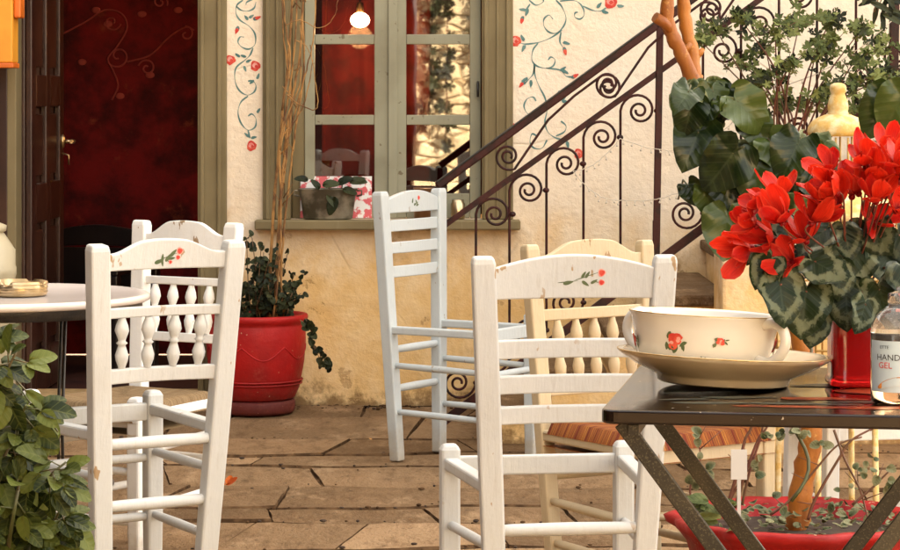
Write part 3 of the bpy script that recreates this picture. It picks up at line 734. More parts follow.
for x, r in bars:
    cx = x + r; cy = midr(cx) + 25
    bx = x - 18; by = botr(bx) - 28
    top = logsp(cx, cy, r, 3.6, math.pi, 4.1*math.pi)
    bot = logsp(bx, by, 18, 3.6, 0.0, 4.1*math.pi)
    pts = list(reversed(bot)) + [(x, by + (cy-by)*t) for t in (.05,.35,.65,.95)] + top
    m = MB(); n = len(pts); m.tube([rp(a, b) for a, b in pts], 0.0047, 7); m.build('scroll_bar', M['iron'], rl)
    m = MB(); m.blob(rp(x+36.5, cy), 0.012, sq=(1,1,.8)); m.build('collar', M['iron'], rl); m = MB(); m.blob(rp(x, by), 0.011, sq=(1,1,.8)); m.build('collar', M['iron'], rl)
for dx in (0, 100, 204, 300, 400):
    ax, ay = 508+dx, 156-dx*.725; bx, by = 608+dx*1.0, 88-dx*.725
    A = logsp(ax, ay, 14.5, 3.5, math.pi*.35, 3.9*math.pi); B = logsp(bx, by, 14, 3.5, -math.pi*.65, 3.9*math.pi)
    m = MB(); m.tube([rp(a, b, -.012) for a, b in list(reversed(A)) + [(ax+40, ay-36), (ax+66, ay-60)] + B], 0.0047, 7); m.build('s_scroll', M['iron'], rl)

ls = MB()
def sag(a, b, d, Y=9.3):
    pts = []
    for i in range(17):
        t = i/16; pts.append(at(a[0]+(b[0]-a[0])*t, a[1]+(b[1]-a[1])*t + d*4*t*(1-t) + rng.uniform(-.6,.6), Y))
    ls.tube(pts, 0.0016, 5)
    for p in pts[1::2]:
        q = p + Vector((rng.uniform(-.006,.006), -.004, -rng.uniform(.008,.016))); ls.tube([p, q], 0.0015, 5); ls.blob(q, 0.004)
sag((620,138), (690,150), 5); sag((573,171), (622,200), 9); sag((622,200), (690,188), 5); sag((573,171), (620,138), 8); sag((690,150), (760,90), 9); sag((760,90),(893,20),14)
tag(ls.build('string_lights', M['wire']), 'thin pale string of unlit fairy lights draped along the railing', 'string lights')

# ================================================================== CHAIRS
GRP = 'painted taverna chairs of the courtyard'
def chair(name, label, x, y, rot, mat, wt, wf, wfr, d, h, lean, rails, top, spind=None, seatz=.45, rear=(), side=(), front=(), frail=True, pw=.046, pd=.032, seat=None, motif=None, fside=-1, ftop=.03):
    r = thing(name, label, 'chair', (x, y, 0), rot, GRP)
    mt = M[mat]
    def bp(u, z): return Vector((u*(wf+(wt-wf)*z/h)/2, -d/2 - lean*z/h, z))
    nr = Vector((0, -h, -lean)).normalized()
    for u in (-1, 1):
        m = MB(); m.beam(bp(u, 0), bp(u, h*.55), pw*.92, pd, (1,0,0), w1=pw, d1=pd); o = m.v[4:8]
        m = MB(); a = bp(u,0); b = bp(u,h-.006); sx = Vector((1,0,0)); ax = (b-a).normalized(); sy = ax.cross(sx).normalized()
        vs_ = []
        for p, k in ((a,.9),(bp(u,h*.5),1.0),(bp(u,h-.02),1.0),(b,.86)):
            for i, j in ((-1,-1),(1,-1),(1,1),(-1,1)): vs_.append(p + sx*(i*pw*k/2) + sy*(j*pd*k/2))
        fs = [(3,2,1,0),(12,13,14,15)] + [(q*4+i, q*4+(i+1)%4, q*4+4+(i+1)%4, q*4+4+i) for q in range(3) for i in range(4)]
        m.add(vs_, fs); m.build('back_post', mt, r, bevel=.005)
        m = MB(); a = Vector((u*wfr/2, d/2, 0)); vs_ = []
        hz = seatz + ftop
        for z, k in ((0,.85),(hz*.5,1.0),(hz-.012,1.0),(hz,.72)):
            for i, j in ((-1,-1),(1,-1),(1,1),(-1,1)): vs_.append(a + Vector((i*pw*.44*k, j*pw*.44*k, z)))
        m.add(vs_, fs); m.build('leg', mt, r, bevel=.006)
    def slab(z0f, z1f, t, n=24, nm='slat'):
        m = MB(); lo, hi = [], []
        for i in range(n+1):
            u = -1 + 2*i/n; hx = 1 - pw*.5/((wt)/2) + .02; uu = u*hx
            bow = -nr*(.012*(1-u*u))
            lo.append(bp(uu, z0f(u)) + bow); hi.append(bp(uu, z1f(u)) + bow)
        N = n+1; up = nr*(t/2)
        vs_ = [p-up for p in lo] + [p-up for p in hi] + [p+up for p in lo] + [p+up for p in hi]
        fs = []
        for i in range(n):
            fs += [(i, i+1, N+i+1, N+i), (2*N+i, 3*N+i, 3*N+i+1, 2*N+i+1), (i, 2*N+i, 2*N+i+1, i+1), (N+i, N+i+1, 3*N+i+1, 3*N+i)]
        fs += [(0, N, 3*N, 2*N), (n, 2*N+n, 3*N+n, N+n)]
        m.add(vs_, fs); return m.build(nm, mt, r, bevel=.003)
    def sst(a, b, x_): t = max(0, min(1, (x_-a)/(b-a))); return t*t*(3-2*t)
    zb, zc, ze, kind = top                 # bottom, centre top, end top
    if kind == 'arch': f1 = lambda u: ze + (zc-ze)*(1-abs(u)**1.9)
    else: f1 = lambda u: ze + (zc-ze)*(1-sst(.34, .92, abs(u)))+ .004*math.cos(u*4)
    tr_ = slab(lambda u: zb, f1, .02, 36, 'top_rail')
    for z0, z1 in rails: slab(lambda u, z0=z0: z0, lambda u, z1=z1: z1, .016)
    if spind:
        z0, z1, n = spind
        for i in range(n):
            u = (-1 + 2*(i+.5)/n)*.82
            a, b = bp(u, z0)-nr*.009, bp(u, z1)-nr*.009; ax = b-a; L = ax.length
            q = Vector((0,0,1)).rotation_difference(ax.normalized()).to_matrix()
            prof = [(.008,0),(.009,.05),(.0135,.16),(.015,.26),(.010,.40),(.008,.46),(.013,.50),(.008,.54),(.010,.60),(.016,.74),(.0135,.85),(.009,.95),(.008,1)]
            m = MB(); m.lathe([(rr, z*L) for rr, z in prof], a, 12, M=q); m.build('spindle', mt, r)
    fl = [Vector((u*wfr/2, d/2, 0)) for u in (-1, 1)]
    def rung(p, q, rr=.0105):
        m = MB(); p, q = Vector(p), Vector(q)
        m.tube([p, p.lerp(q,.12), p.lerp(q,.5), p.lerp(q,.88), q], [rr*.8, rr, rr*1.12, rr, rr*.8], 10); m.build('rung', mt, r)
    for z in rear: rung(bp(-1, z), bp(1, z), .0125)
    for z in front: rung(fl[0]+Vector((0,0,z)), fl[1]+Vector((0,0,z)))
    for i, u in enumerate((-1, 1)):
        for z in side: rung(bp(u, z), fl[i]+Vector((0,0,z-.01)))
        m = MB(); dz_ = .036 if seat == 'rush' else .022; a = bp(u, seatz-dz_); b = fl[i]+Vector((0,0,seatz-dz_-.002)); m.beam(a, b, .032, .026, (1,0,0)); m.build('seat_rail', mt, r, bevel=.005)
    if frail: m = MB(); m.beam(fl[0]+Vector((0,0,seatz-.03-.014*(seat == 'rush'))), fl[1]+Vector((0,0,seatz-.03-.014*(seat == 'rush'))), .022, .042, (0,1,0)); m.build('seat_rail', mt, r, bevel=.004)
    if seat:
        m = MB(); z0, z1 = (seatz-.006, seatz+.006) if seat == 'rush' else (seatz-.012, seatz+.012)
        c = [bp(-1, seatz)+Vector((-.018,.02,0)), bp(1, seatz)+Vector((.018,.02,0)), fl[1]+Vector((.018,.022,seatz)), fl[0]+Vector((-.018,.022,seatz))]
        N = 22; vs_ = []; ra = []
        for i in range(N+1):
            for j in range(N+1):
                s_, t_ = j/N, i/N
                p = (c[0]*(1-s_)+c[1]*s_)*(1-t_) + (c[3]*(1-s_)+c[2]*s_)*t_
                e = min(s_,1-s_,t_,1-t_); p.z = (z0 + (z1-z0)*min(1, (e/.09))**.5 - .012*min(1, e/.4)) if e > 0 else z0-.024
                vs_.append(p); ra.append((t_ if min(s_,1-s_) < min(t_,1-t_) else s_)*.36)
        m.add(vs_, [(i*(N+1)+j, i*(N+1)+j+1, (i+1)*(N+1)+j+1, (i+1)*(N+1)+j) for i in range(N) for j in range(N)], 0, True, rad=ra)
        m.add([p + Vector((0,0,-.03)) for p in (vs_[0], vs_[N], vs_[-1], vs_[-1-N])], [(3,2,1,0)])
        m.build('seat', M[seat], r)
    if motif:
        m = MB(); zc0 = (zb+zc)/2; lay = [0]
        sgn = 1 if fside < 0 else -1
        def sp(a, b, off):                  # a: metres to the right as seen, b: up
            u = a*sgn/((wt)/2); p = bp(u, zc0+b); bow = -nr*(.012*(1-(u/.95)**2)); return p + bow + nr*(-fside)*(0.0101+off)*1.0
        def dab(a, b, rx, ry, ang, mi):
            lay[0] += 1; vs_ = []
            for i in range(12):
                t = 2*math.pi*i/12; u_, v_ = rx*math.cos(t), ry*math.sin(t)*(1-.4*math.cos(t))
                vs_.append(sp(a+u_*math.cos(ang)-v_*math.sin(ang), b+u_*math.sin(ang)+v_*math.cos(ang), .0004+.00004*lay[0]))
            m.add(vs_, [tuple(range(12))], mi)
        for q in motif:
            if q[0] == 's': dab((q[1]+q[3])/2, (q[2]+q[4])/2, math.hypot(q[3]-q[1], q[4]-q[2])/2, .0009, math.atan2(q[4]-q[2], q[3]-q[1]), 0)
            elif q[0] == 'l': dab(q[1], q[2], q[4], q[4]*.36, q[3], 0)
            else: dab(q[1], q[2], q[3], q[3]*.95, 0, 2); dab(q[1], q[2], q[3]*.72, q[3]*.7, .4, 1)
        m.build('painted_flower', [M['greenpaint'], M['redpaint'], M['pinkpaint']], tr_ if False else r)
    return r

# near chair seen from behind
mA = [('s',.0,-.008,.055,.010),('s',-.035,-.012,.01,-.008),('l',-.012,-.012,.2,.011),('l',.020,.004,1.0,.008),('l',.028,.004,1.0,.008),('l',.024,-.014,-.6,.009),('l',.042,-.010,.5,.008),('s',.042,-.010,.055,-.012),('r',.058,.008,.0085),('r',.058,-.012,.0065)]
A_ = chair('taverna_chair', 'ivory white ladder back chair in front of the others, seen from behind beside the black table', .215, 5.72, R(8), 'shaded', .375, .285, .385, .36, .905, .085,
      [(.556,.592),(.618,.655),(.690,.728)], (.812, .900, .874, 'arch'), None, .447, rear=(.338,), side=(.30,.16), front=(.2,), motif=mA, pw=.048, ftop=.018)
# left chair seen from behind at the round table
mB = [('s',-.02,-.012,.035,.006),('l',-.016,-.014,.3,.012),('l',-.008,-.006,1.5,.009),('l',-.008,-.018,-1.4,.008),('l',.006,-.006,.9,.011),('l',.018,.004,.8,.011),('l',.014,-.008,.1,.009),('s',.0,-.01,.012,-.018),('r',.034,.008,.0085),('r',.030,-.006,.006),('r',.012,-.016,.005)]
B_ = chair('taverna_chair', 'ivory white spindle back chair at the round table with a painted sprig, seen from behind', -.765, 6.18, R(31), 'shaded', .33, .235, .36, .38, .905, .085,
      [(.735,.757),(.590,.622)], (.840, .902, .880, 'camel'), (.622,.735,4), .50, rear=(.456,.318), side=(.385,.235), front=(.36,.22), motif=mB, pw=.046, pd=.04, ftop=.02)
# bright chair facing the round table
C_ = chair('taverna_chair', 'bright white spindle back chair between the red pot and the round table', -.858, 7.20, R(149), 'bright', .315, .24, .35, .38, .88, .075,
      [(.700,.722),(.545,.570)], (.795, .872, .842, 'camel'), (.570,.700,4), .415, rear=(.385,.235), side=(.31,.155), front=(.25,.12), seat='palerush', pw=.045, pd=.038)
# cool white chair by the newel, side on
mD = [('l',-.020,.002,1.2,.010),('l',-.006,-.012,.3,.008),('l',.004,-.004,2.3,.010),('l',.010,-.014,.2,.009),('s',-.015,-.010,.02,-.004),('r',.020,.010,.0085)]
D_ = chair('taverna_chair', 'cool white ladder back chair standing sideways before the window', .044, 9.03, R(-121), 'bluewhite', .375, .27, .31, .35, .905, .035,
      [(.610,.648),(.690,.728),(.763,.802)], (.825, .898, .868, 'arch'), None, .46, rear=(.37,.24), side=(.32,.165), front=(.30,.15), seat=None, motif=mD, fside=1, pw=.048, pd=.04)
# cream chair turned to the black table
E_ = chair('taverna_chair', 'cream yellow spindle back chair with orange rush seat behind the ivory ladder back', .492, 6.46, R(-145), 'cream', .36, .30, .36, .38, .865, .075,
      [(.672,.700),(.49,.52)], (.79, .862, .832, 'camel'), (.52,.672,5), .435, rear=(.30,), side=(.24,.14), front=(.25,), seat='rush', pw=.040, pd=.032)
# white stool behind the red planter
F_ = thing('stool', 'white wooden stool with red woven seat behind the red planter', 'stool', (at(872,0,6.9).x, 6.9, 0), R(12))
for sx in (-.17,.17):
    for sy in (-.15,.15):
        m = MB(); m.beam((sx,sy,0), (sx*.95,sy*.95,.43), .036, .036); m.build('leg', M['white'], F_, bevel=.004)
for p, q, w, d, sd_, nm in [((sx,-.13,z), (sx,.13,z), .02, h_, (1,0,0), nm_) for sx in (-.16,.16) for z, h_, nm_ in ((.39,.05,'seat_rail'),(.2,.018,'rung'))] + [((-.15,sy,z), (.15,sy,z), .02, h_, (0,1,0), nm_) for sy in (-.142,.142) for z, h_, nm_ in ((.385,.05,'seat_rail'),(.15,.018,'rung'))]:
    m = MB(); m.beam(p, q, w, d, sd_); m.build(nm, M['white'], F_, bevel=.003)
m = MB(); m.box((-.185,-.165,.425), (.185,.165,.46)); m.build('seat', M['redcush'], F_, bevel=.014)

# ================================================================== ROUND TABLE
tc = Vector((-1.066, 6.40, 0)); TZ = .75
T1 = thing('round_table', 'round white topped cafe table on thin dark iron legs', 'table', tc)
m = MB(); m.lathe([(0,TZ),(.335,TZ),(.347,TZ+.003),(.353,TZ-.002),(.353,TZ-.012),(.345,TZ-.016),(0,TZ-.016)], n=72); m.build('tabletop', M['marble'], T1)
m = MB(); m.lathe([(.335,TZ-.017),(.335,TZ-.04),(.325,TZ-.04),(.325,TZ-.017)], n=60); m.lathe([(0,TZ-.02),(.325,TZ-.02)], n=40); m.build('apron', M['blackiron'], T1)
for a in (-.42, 1.15, 2.72, 4.29):
    c = Vector((math.cos(a), math.sin(a), 0)); t = Vector((-c.y, c.x, 0))
    m = MB()
    for o in (-.006, .006): m.tube([c*.28+t*o+Vector((0,0,TZ-.03)), c*.262+t*o+Vector((0,0,.4)), c*.28+t*o], .0042, 7)
    m.build('leg', M['blackiron'], T1)
m = MB(); m.tube([(math.cos(a)*.265, math.sin(a)*.265, .30) for a in [2*math.pi*i/40 for i in range(41)]], .004, 6, cap=False); m.build('ring_brace', M['blackiron'], T1)
AT = thing('ashtray', 'round brass ashtray with notched rim on the white table', 'ashtray', (at(19,0,6.35).x, 6.35, TZ+.001))
m = MB()
def notch(a, z): return 1.0
pr_ = [(0,.0),(.060,.0),(.066,.004),(.067,.034),(.058,.036),(.053,.012),(0,.010)]
m.lathe(pr_, n=48); o = m.build('bowl', M['brass'], AT, bevel=0)
for v in o.data.vertices:
    a = math.atan2(v.co.y, v.co.x)
    if v.co.z > .03 and abs(math.sin(2*(a+.35))) < .28: v.co.z -= .009
m = MB()
for z in (.010,.020,.029): m.tube([(.0672*math.cos(2*math.pi*i/40), .0672*math.sin(2*math.pi*i/40), z) for i in range(41)], .0012, 5, cap=False)
m.build('band', M['brass'], AT)
CH = thing('milk_churn', 'tall pale cream metal churn standing by the open door', 'churn', (at(-22,0,8.9).x, 8.9, 0))
m = MB(); m.lathe([(0,0),(.118,0),(.122,.01),(.122,.62),(.126,.63),(.126,.65),(.122,.66),(.122,.71),(.085,.765),(.08,.77)], n=36); m.build('body', M['churn'], CH)
m = MB(); m.lathe([(.078,.765),(.092,.772),(.094,.79),(.07,.80),(.05,.806),(.02,.812),(0,.812)], n=30); m.build('lid', M['churn'], CH)
OB = thing('hanging_box', 'bright orange box hanging high beside the open door', 'box', at(-20, 66, WY-.2))
m = MB(); m.box((-.14,-.07,.012), (.137,.07,.60)); m.build('body', M['orange'], OB, bevel=.006)
m = MB(); m.box((-.146,-.076,-.008), (.141,.076,.0115)); m.build('bottom_tray', M['deeporange'], OB, bevel=.004)
m = MB(); m.box((.1385,-.05,.185), (.165,.05,.60)); m.build('side_clip', M['deeporange'], OB, bevel=.006)
m = MB(); m.tube([(0,0,.60),(0,.1,.75),(0,.2,.75)], .006); m.build('hanger', M['blackiron'], OB)

# ================================================================== SILL THINGS
ys = WY - 0.03; sz = wz(219)
tp = thing('zinc_planter', 'oval zinc trough with dark leaves on the window sill', 'planter', (at(328,0,ys).x, ys, sz+.001))
def ovl(a, z): return 1.0
m = MB(); Mo = Matrix.Diagonal((1, .42, 1))
m.lathe([(0,0),(.090,0),(.096,.004),(.112,.112),(.117,.116),(.117,.121),(.108,.121),(.104,.10),(0,.10)], n=40, M=Mo); m.build('tub', M['zinc'], tp)
m = MB()
for sx in (-1,1): m.tube([(sx*.112,0,.09),(sx*.132,0,.095),(sx*.132,0,.112),(sx*.114,0,.112)], .004, 6)
m.build('handle', M['zinc'], tp)
m = MB()
for (x, y, an, L) in ((-.02,.135,.2,.07),(.04,.14,.5,.065),(.085,.15,.1,.07),(-.075,.155,2.9,.055),(.0,.10,-.9,.06),(.03,.09,-1.9,.075),(.06,.12,-.2,.06),(-.03,.12,2.2,.05),(.10,.148,.4,.05)):
    m.leaf((x,-.045,y), (math.cos(an),-.25,math.sin(an)), (0.1,-.8,.7), L, OVAL, .25, .2)
m.build('leaves', M['shrub'], tp)
m = MB()
for x in (-.05,.0,.05): m.tube([(x,-.02,.09),(x+.01,-.04,.15)], .003, 5)
m.build('stem', M['twig'], tp)
pc = MB(); pc.box((-.145,-.006,0), (.137,.006,.165)); pco = pc.build('patterned_card', M['pinkcard']); pco.location = (at(337,0,ys+.06).x, ys+.068, sz+.002); pco.rotation_euler = (R(-6),0,0)
tag(pco, 'pink and white patterned card propped behind the zinc trough', 'card')
m = MB(); m.lathe([(0,0),(.038,0),(.040,.003),(.040,.118),(.043,.122),(.041,.124),(.037,.120),(.036,.01),(0,.008)], n=30); o = m.build('tin_can', M['copper']); o.location = (at(424,0,ys).x, ys, sz+.001)
tag(o, 'dull copper tin standing on the sill behind the cool white chair', 'tin')
m = MB(); m.lathe([(0,0),(.026,0),(.028,.004),(.028,.06),(.024,.064),(.024,.075),(0,.076)], n=24); o = m.build('glint_jar', M['brass']); o.location = (at(458,0,ys+.03).x, ys+.03, sz+.001)  # jar shape added in place of a golden reflection in the pane
tag(o, 'added brass jar standing in for a golden reflection at the right window pane', 'jar')

# ================================================================== RED POT WITH CANES
pc_ = Vector((at(256,0,10.38).x, 10.38, 0))
RP = thing('red_pot_plant', 'big red clay pot with tall dry canes and a small leafy shrub against the wall', 'potted plant', pc_)
m = MB(); m.lathe([(0,.052),(.138,.052),(.150,.06),(.168,.10),(.186,.20),(.192,.28),(.190,.335),(.186,.345),(.197,.352),(.201,.368),(.196,.378),(.180,.378),(.172,.36),(.170,.33),(0,.33)], n=64)
for z, r_ in ((.115,.1755),(.127,.178)): m.tube([(r_*math.cos(2*math.pi*i/60), r_*math.sin(2*math.pi*i/60), z) for i in range(61)], .0035, 6, cap=False)
for k in range(7):                         # raised swags
    a0 = 2*math.pi*k/7; pts = []
    for i in range(13):
        t = i/12; a = a0 + t*2*math.pi/7; z = .262 - .05*math.sin(math.pi*t)**1.0*(.8+.2*math.sin(math.pi*t)); r_ = .1865 + .006*(z-.2)/.08; pts.append((r_*math.cos(a), r_*math.sin(a), z))
    m.tube([p*Vector((1,1,1)).length/3**.5 if 0 else (p[0]*.992, p[1]*.992, p[2]) for p in pts], .0035, 6)
m.build('pot', M['redpot'], RP)
m = MB(); m.lathe([(0,.004),(.13,.004),(.142,.0),(.150,.012),(.152,.040),(.146,.052),(.136,.050),(.132,.044),(0,.044)], n=56); m.build('saucer', M['redsaucer'], RP)
def lp_(x, y, dy=0.0): return at(x, y, 10.38+dy) - pc_
m = MB()
canes = [([(270,320),(271,250),(279,150),(287,70),(292,0),(294,-60)], .010, -.06), ([(276,320),(277,250),(283,170),(290,110),(299,60),(303,0),(304,-60)], .009, -.09),
         ([(280,320),(282,255),(288,190),(297,120),(304,70),(303,20),(300,-60)], .007, -.05), ([(273,320),(281,240),(280,150),(289,90),(296,30),(298,-60)], .007, -.11),
         ([(284,320),(279,240),(286,160),(292,100),(284,40),(280,-60)], .006, -.08), ([(285,150),(300,95),(309,60),(314,30),(318,-40)], .005, -.12),
         ([(287,95),(302,106),(317,108),(315,80),(310,45)], .004, -.15), ([(283,135),(296,120),(306,96),(313,60)], .0045, -.13), ([(295,40),(305,45),(311,55)], .003, -.13),
         ([(286,25),(300,20),(320,28),(334,17),(338,0)], .003, -.16), ([(280,150),(286,120),(300,80),(300,40)], .005, -.14), ([(282,110),(290,60),(285,20),(282,-50)], .006, -.14)]
for pts, rr, dy in canes:
    q = bez([lp_(x, y, dy) for x, y in pts], 6); n = len(q)
    m.tube([p + rvec()*.002 for p in q], [rr*(.66-.28*i/n) for i in range(n)], 7)
for k in range(22):
    y = rng.uniform(-20,240); x = 270 + (320-y)*.085 + rng.uniform(-4,10); a = lp_(x, y, -.1); m.tube([a, a+Vector((rng.uniform(-.04,.05),rng.uniform(-.03,0),rng.uniform(.01,.06)))], [.0025,.001], 5)
m.build('cane', M['cane'], RP)
m = MB(); t_ = MB()
for k in range(64):
    bx = rng.gauss(268, 16); top = Vector((bx + rng.gauss(0,10), rng.uniform(238, 312), rng.uniform(-.17,.08)))
    a = lp_(bx*.6+256*.4, 324, -.02); b = lp_(max(236, min(312, top.x)), top.y if rng.random() < .5 else rng.uniform(280,318), top.z)
    pts = bez([a, a.lerp(b,.5)+rvec()*.015, b], 4); t_.tube(pts, [.0022]*len(pts), 4)
    for p in pts[3:]:
        for q in range(2):
            d = rvec(); d.y -= .4; d.z += .1; m.leaf(p+rvec()*.008, d, (rng.gauss(0,.5), -.8, .6), rng.uniform(.016,.034), WIDE, .2, .2, rings=(.6,1.0))
for pts in ([(305,318),(311,330),(313,345),(318,355),(322,366),(330,368)], [(312,340),(318,352),(330,362)], [(300,320),(308,326),(313,335)]):
    q = bez([lp_(x, y, -.2) for x, y in pts], 5); t_.tube(q, .0018, 4)
    for p in q[2::2]: 
        for z in (0,1): m.leaf(p, rvec()+Vector((0,-.4,0)), (rng.gauss(0,.4),-1,.3), rng.uniform(.022,.034), WIDE, .2, .2, rings=(.6,1.0))
t_.build('stem', M['twig'], RP); m.build('leaves', M['shrub'], RP)

# ================================================================== RIGHT: planter, tree, climber
PC = at(797, 500, 5.97); PC.z = 0
RPL = thing('red_planter', 'wide round red planter under the black table filled with small pale leaves', 'planter', PC)
m = MB()
def flute(a, z): return 1 + (.028*math.sin(11*a) + .02*math.sin(17*a+1))*max(0, min(1, (z-.20)/.09))
m.lathe([(0,.002),(.18,.002),(.19,.01),(.225,.17),(.240,.235),(.258,.262),(.278,.275),(.282,.290),(.268,.296),(.246,.284),(.238,.255),(0,.245)], n=96, wob=flute); m.build('pot', M['redplastic'], RPL)
m = MB(); m.lathe([(.236,.256),(.12,.262),(0,.264)], n=30); m.build('soil', M['soil'], RPL)
m = MB(); s_ = MB()
for k in range(210):
    a = rng.uniform(0, 2*math.pi); r_ = .225*math.sqrt(rng.random()); p = Vector((r_*math.cos(a), r_*math.sin(a), .265+rng.uniform(0,.045)))
    d = rvec(); d.z = abs(d.z)*.4; m.leaf(p, d, (rng.gauss(0,.4), rng.gauss(-.3,.4), 1), rng.uniform(.012,.026), WIDE, .2, .2, rings=(.6,1.0))
for k in range(11): 
    a = at(rng.uniform(690,727), rng.uniform(500,530), 5.78)-PC; m.leaf(a + Vector((0,-.02,rng.uniform(0,.03))), (rng.gauss(0,1),-.4,.3), (0,-.5,1), .05, WIDE, .2, .2, mi=1)

tw = [([(728,505),(738,470),(745,440),(752,425),(760,380)], .004), ([(735,508),(745,475),(758,440),(768,425),(780,390)], .0035), ([(742,505),(750,470),(760,440),(764,420)], .003), ([(770,515),(790,500),(815,470),(838,445),(862,437)], .003),
      ([(808,520),(815,500),(838,460),(852,440),(880,425)], .0035), ([(834,430),(845,460),(860,490),(868,520)], .003), ([(700,520),(690,490),(700,460),(698,440)], .0025), ([(725,510),(740,480),(746,455)], .003), ([(852,505),(872,488),(890,470)], .003)]
mleaf = m
for pts, rr in tw:
    q = bez([at(x, y, 5.93)-PC for x, y in pts], 6); s_.tube(q, [rr*(1.1-.5*i/len(q)) for i in range(len(q))], 5)
    for k in range(3):
        p = q[rng.randrange(4, len(q))]; s_.tube([p, p+Vector((rng.uniform(-.05,.05), rng.uniform(-.02,.02), rng.uniform(-.01,.05)))], [.0018,.0008], 4)
s_.build('stem', M['redstem'], RPL)
for (x, y) in ((700,465),(692,505),(690,480),(783,440),(772,437),(790,432),(822,445),(860,470),(868,478),(880,468),(885,478),(893,490),(870,455),(845,490),(832,500),(755,470),(760,462),(697,440),(705,475),(800,437)):
    for k in range(3): m.leaf(at(x+rng.gauss(0,4), y+rng.gauss(0,4), 5.9)-PC, rvec(), (rng.gauss(0,.4),-1,.6), rng.uniform(.014,.026), WIDE, .2, .2, rings=(.6,1.0))
m.build('leaves', [M['gcover'], M['ger']], RPL)
pt = thing('plant_tag', 'small white plant tag stuck in the red planter', 'tag', at(739, 505, 5.86))
m = MB(); m.box((-.0175,-.001,.055), (.0175,.001,.12)); m.build('card', M['paper'], pt, bevel=.0004)
m = MB(); m.box((-.004,-.0006,-.03), (.004,.0006,.0548)); m.build('stake', M['paper'], pt)

TR = thing('small_tree', 'small crooked tree with orange bark growing out of the red planter', 'tree', PC + Vector((0,0,.255)))
tb = TR.location.copy()
def tp_(x, y, dy=0): return at(x, y, 5.97+dy) - tb
m = MB()
q = bez([tp_(796,534), tp_(803,480), tp_(812,425), tp_(806,360,.02), tp_(786,290,.04), tp_(752,210,.04), tp_(716,135,.02), tp_(694,82)], 7); n = len(q)
m.tube([p + rvec()*.002 for p in q], [(.026-.008*i/n)*rng.uniform(.92,1.1) for i in range(n)], 14)
q1 = bez([tp_(696,88), tp_(681,52,-.02), tp_(668,24,-.03), tp_(667,-20,-.03), tp_(660,-90,-.02)], 6)
m.tube([p + rvec()*.0015 for p in q1], [(.0175-.005*i/len(q1))*rng.uniform(.9,1.12) for i in range(len(q1))], 12)
q2 = bez([tp_(694,90), tp_(693,58,.02), tp_(685,20,.03), tp_(683,-20,.03), tp_(690,-90,.03)], 6)
m.tube([p + rvec()*.0015 for p in q2], [(.0165-.004*i/len(q2))*rng.uniform(.9,1.12) for i in range(len(q2))], 12)
for q_ in (q1, q2, q):
    for k in range(4):
        i = rng.randrange(2, len(q_)-2); dd = (q_[i+1]-q_[i]).orthogonal().normalized(); dd = (dd + rvec()*.8).normalized(); m.tube([q_[i]+dd*.008, q_[i]+dd*.021+Vector((0,0,.004)), q_[i]+dd*.027+Vector((0,0,.008))], [.010,.007,.005], 8)
m.tube([tp_(672,32,-.03), tp_(663,22,-.05), tp_(655,17,-.06)], [.011,.0125,.012], 9)
m.build('trunk', M['bark'], TR)
m = MB()
for k in range(70):
    a = tp_(rng.gauss(680,38), rng.uniform(-150,-60), rng.gauss(0,.10)); m.leaf(a, rvec()-Vector((0,0,.5)), rvec()+Vector((0,0,.6)), rng.uniform(.07,.11), OVAL, .2, .15)
m.build('crown', M['heart'], TR)

CL = thing('climbing_plant', 'climber with big glossy dark heart shaped leaves wrapped round the orange trunk', 'plant', PC + Vector((.02,-.05,.26)))
cb = CL.location.copy()
big = [(733,98,773,132,.95,-.05),(737,148,703,196,1.0,-.10),(700,128,683,170,.8,-.06),(706,186,712,222,.7,-.04),(728,212,722,264,.85,-.08),(693,100,683,138,.75,-.08),(712,88,722,120,.6,-.02),
       (758,160,752,205,.7,-.06),(770,140,795,175,.8,-.05),(800,140,778,182,.75,-.1),(816,160,840,186,.7,-.02),(888,95,868,140,1.1,-.16),(905,92,880,136,1.1,-.2),(892,125,915,160,1.0,-.12),(790,160,800,205,.7,.0),(748,235,738,265,.6,-.05),
       (722,168,735,215,.75,-.02),(775,228,762,268,.8,-.05),(812,170,838,205,.7,-.04),(742,195,760,240,.7,.0),(690,90,676,108,.5,-.1),(765,190,745,225,.6,.02),(700,112,716,140,.6,-.02),(750,118,770,150,.7,-.02),(688,185,700,205,.5,.0)]
m = MB(); s_ = MB()
for x, y, tx, ty, k, dz in big:
    a = at(x, y, 5.80+dz) - cb; b = at(tx, ty, 5.77+dz+rng.uniform(-.03,.03)) - cb; d = b-a
    a = a + d*.12
    m.leaf(a, d, (rng.uniform(-.35,.35), -1, rng.uniform(.1,.7)), d.length*.80, HEART, .34, .30, 0, .13)
    s_.tube([a, a - d*.12 + Vector((rng.uniform(-.01,.01), .03, .01)), (a + Vector((rng.uniform(-.03,.03), .12, -.03)))], .0022, 5)
m.build('leaves', M['heart'], CL)
m = MB()
for k in range(60):
    t = rng.random()
    x = rng.choice([rng.gauss(702,14), rng.gauss(768,20), rng.gauss(790,18), rng.gauss(718,18)]); y = rng.uniform(84,130) if x < 725 else rng.uniform(140,215)
    x = max(682, x); a = at(x, y, 5.80+rng.uniform(-.08,.06)) - cb
    d = Vector((rng.gauss(0,.8), -.35, rng.gauss(-.9,.5))); m.leaf(a, d, (rng.gauss(0,.5),-1,rng.uniform(0,.9)), rng.uniform(.028,.062), HEART, .22, .15, rng.choice((0,0,1)), .12)
m.build('variegated_leaves', [M['vari'], M['heart']], CL)
q = bez([at(x, y, 5.90)-cb for x, y in ((790,500),(800,430),(800,360),(780,290),(745,210),(712,140),(694,92))], 7)
s_.tube([p + Vector((.03*math.sin(i*.5), -.02*math.cos(i*.5), 0)) for i, p in enumerate(q)], .004, 6)
s_.build('stem', M['stem'], CL)

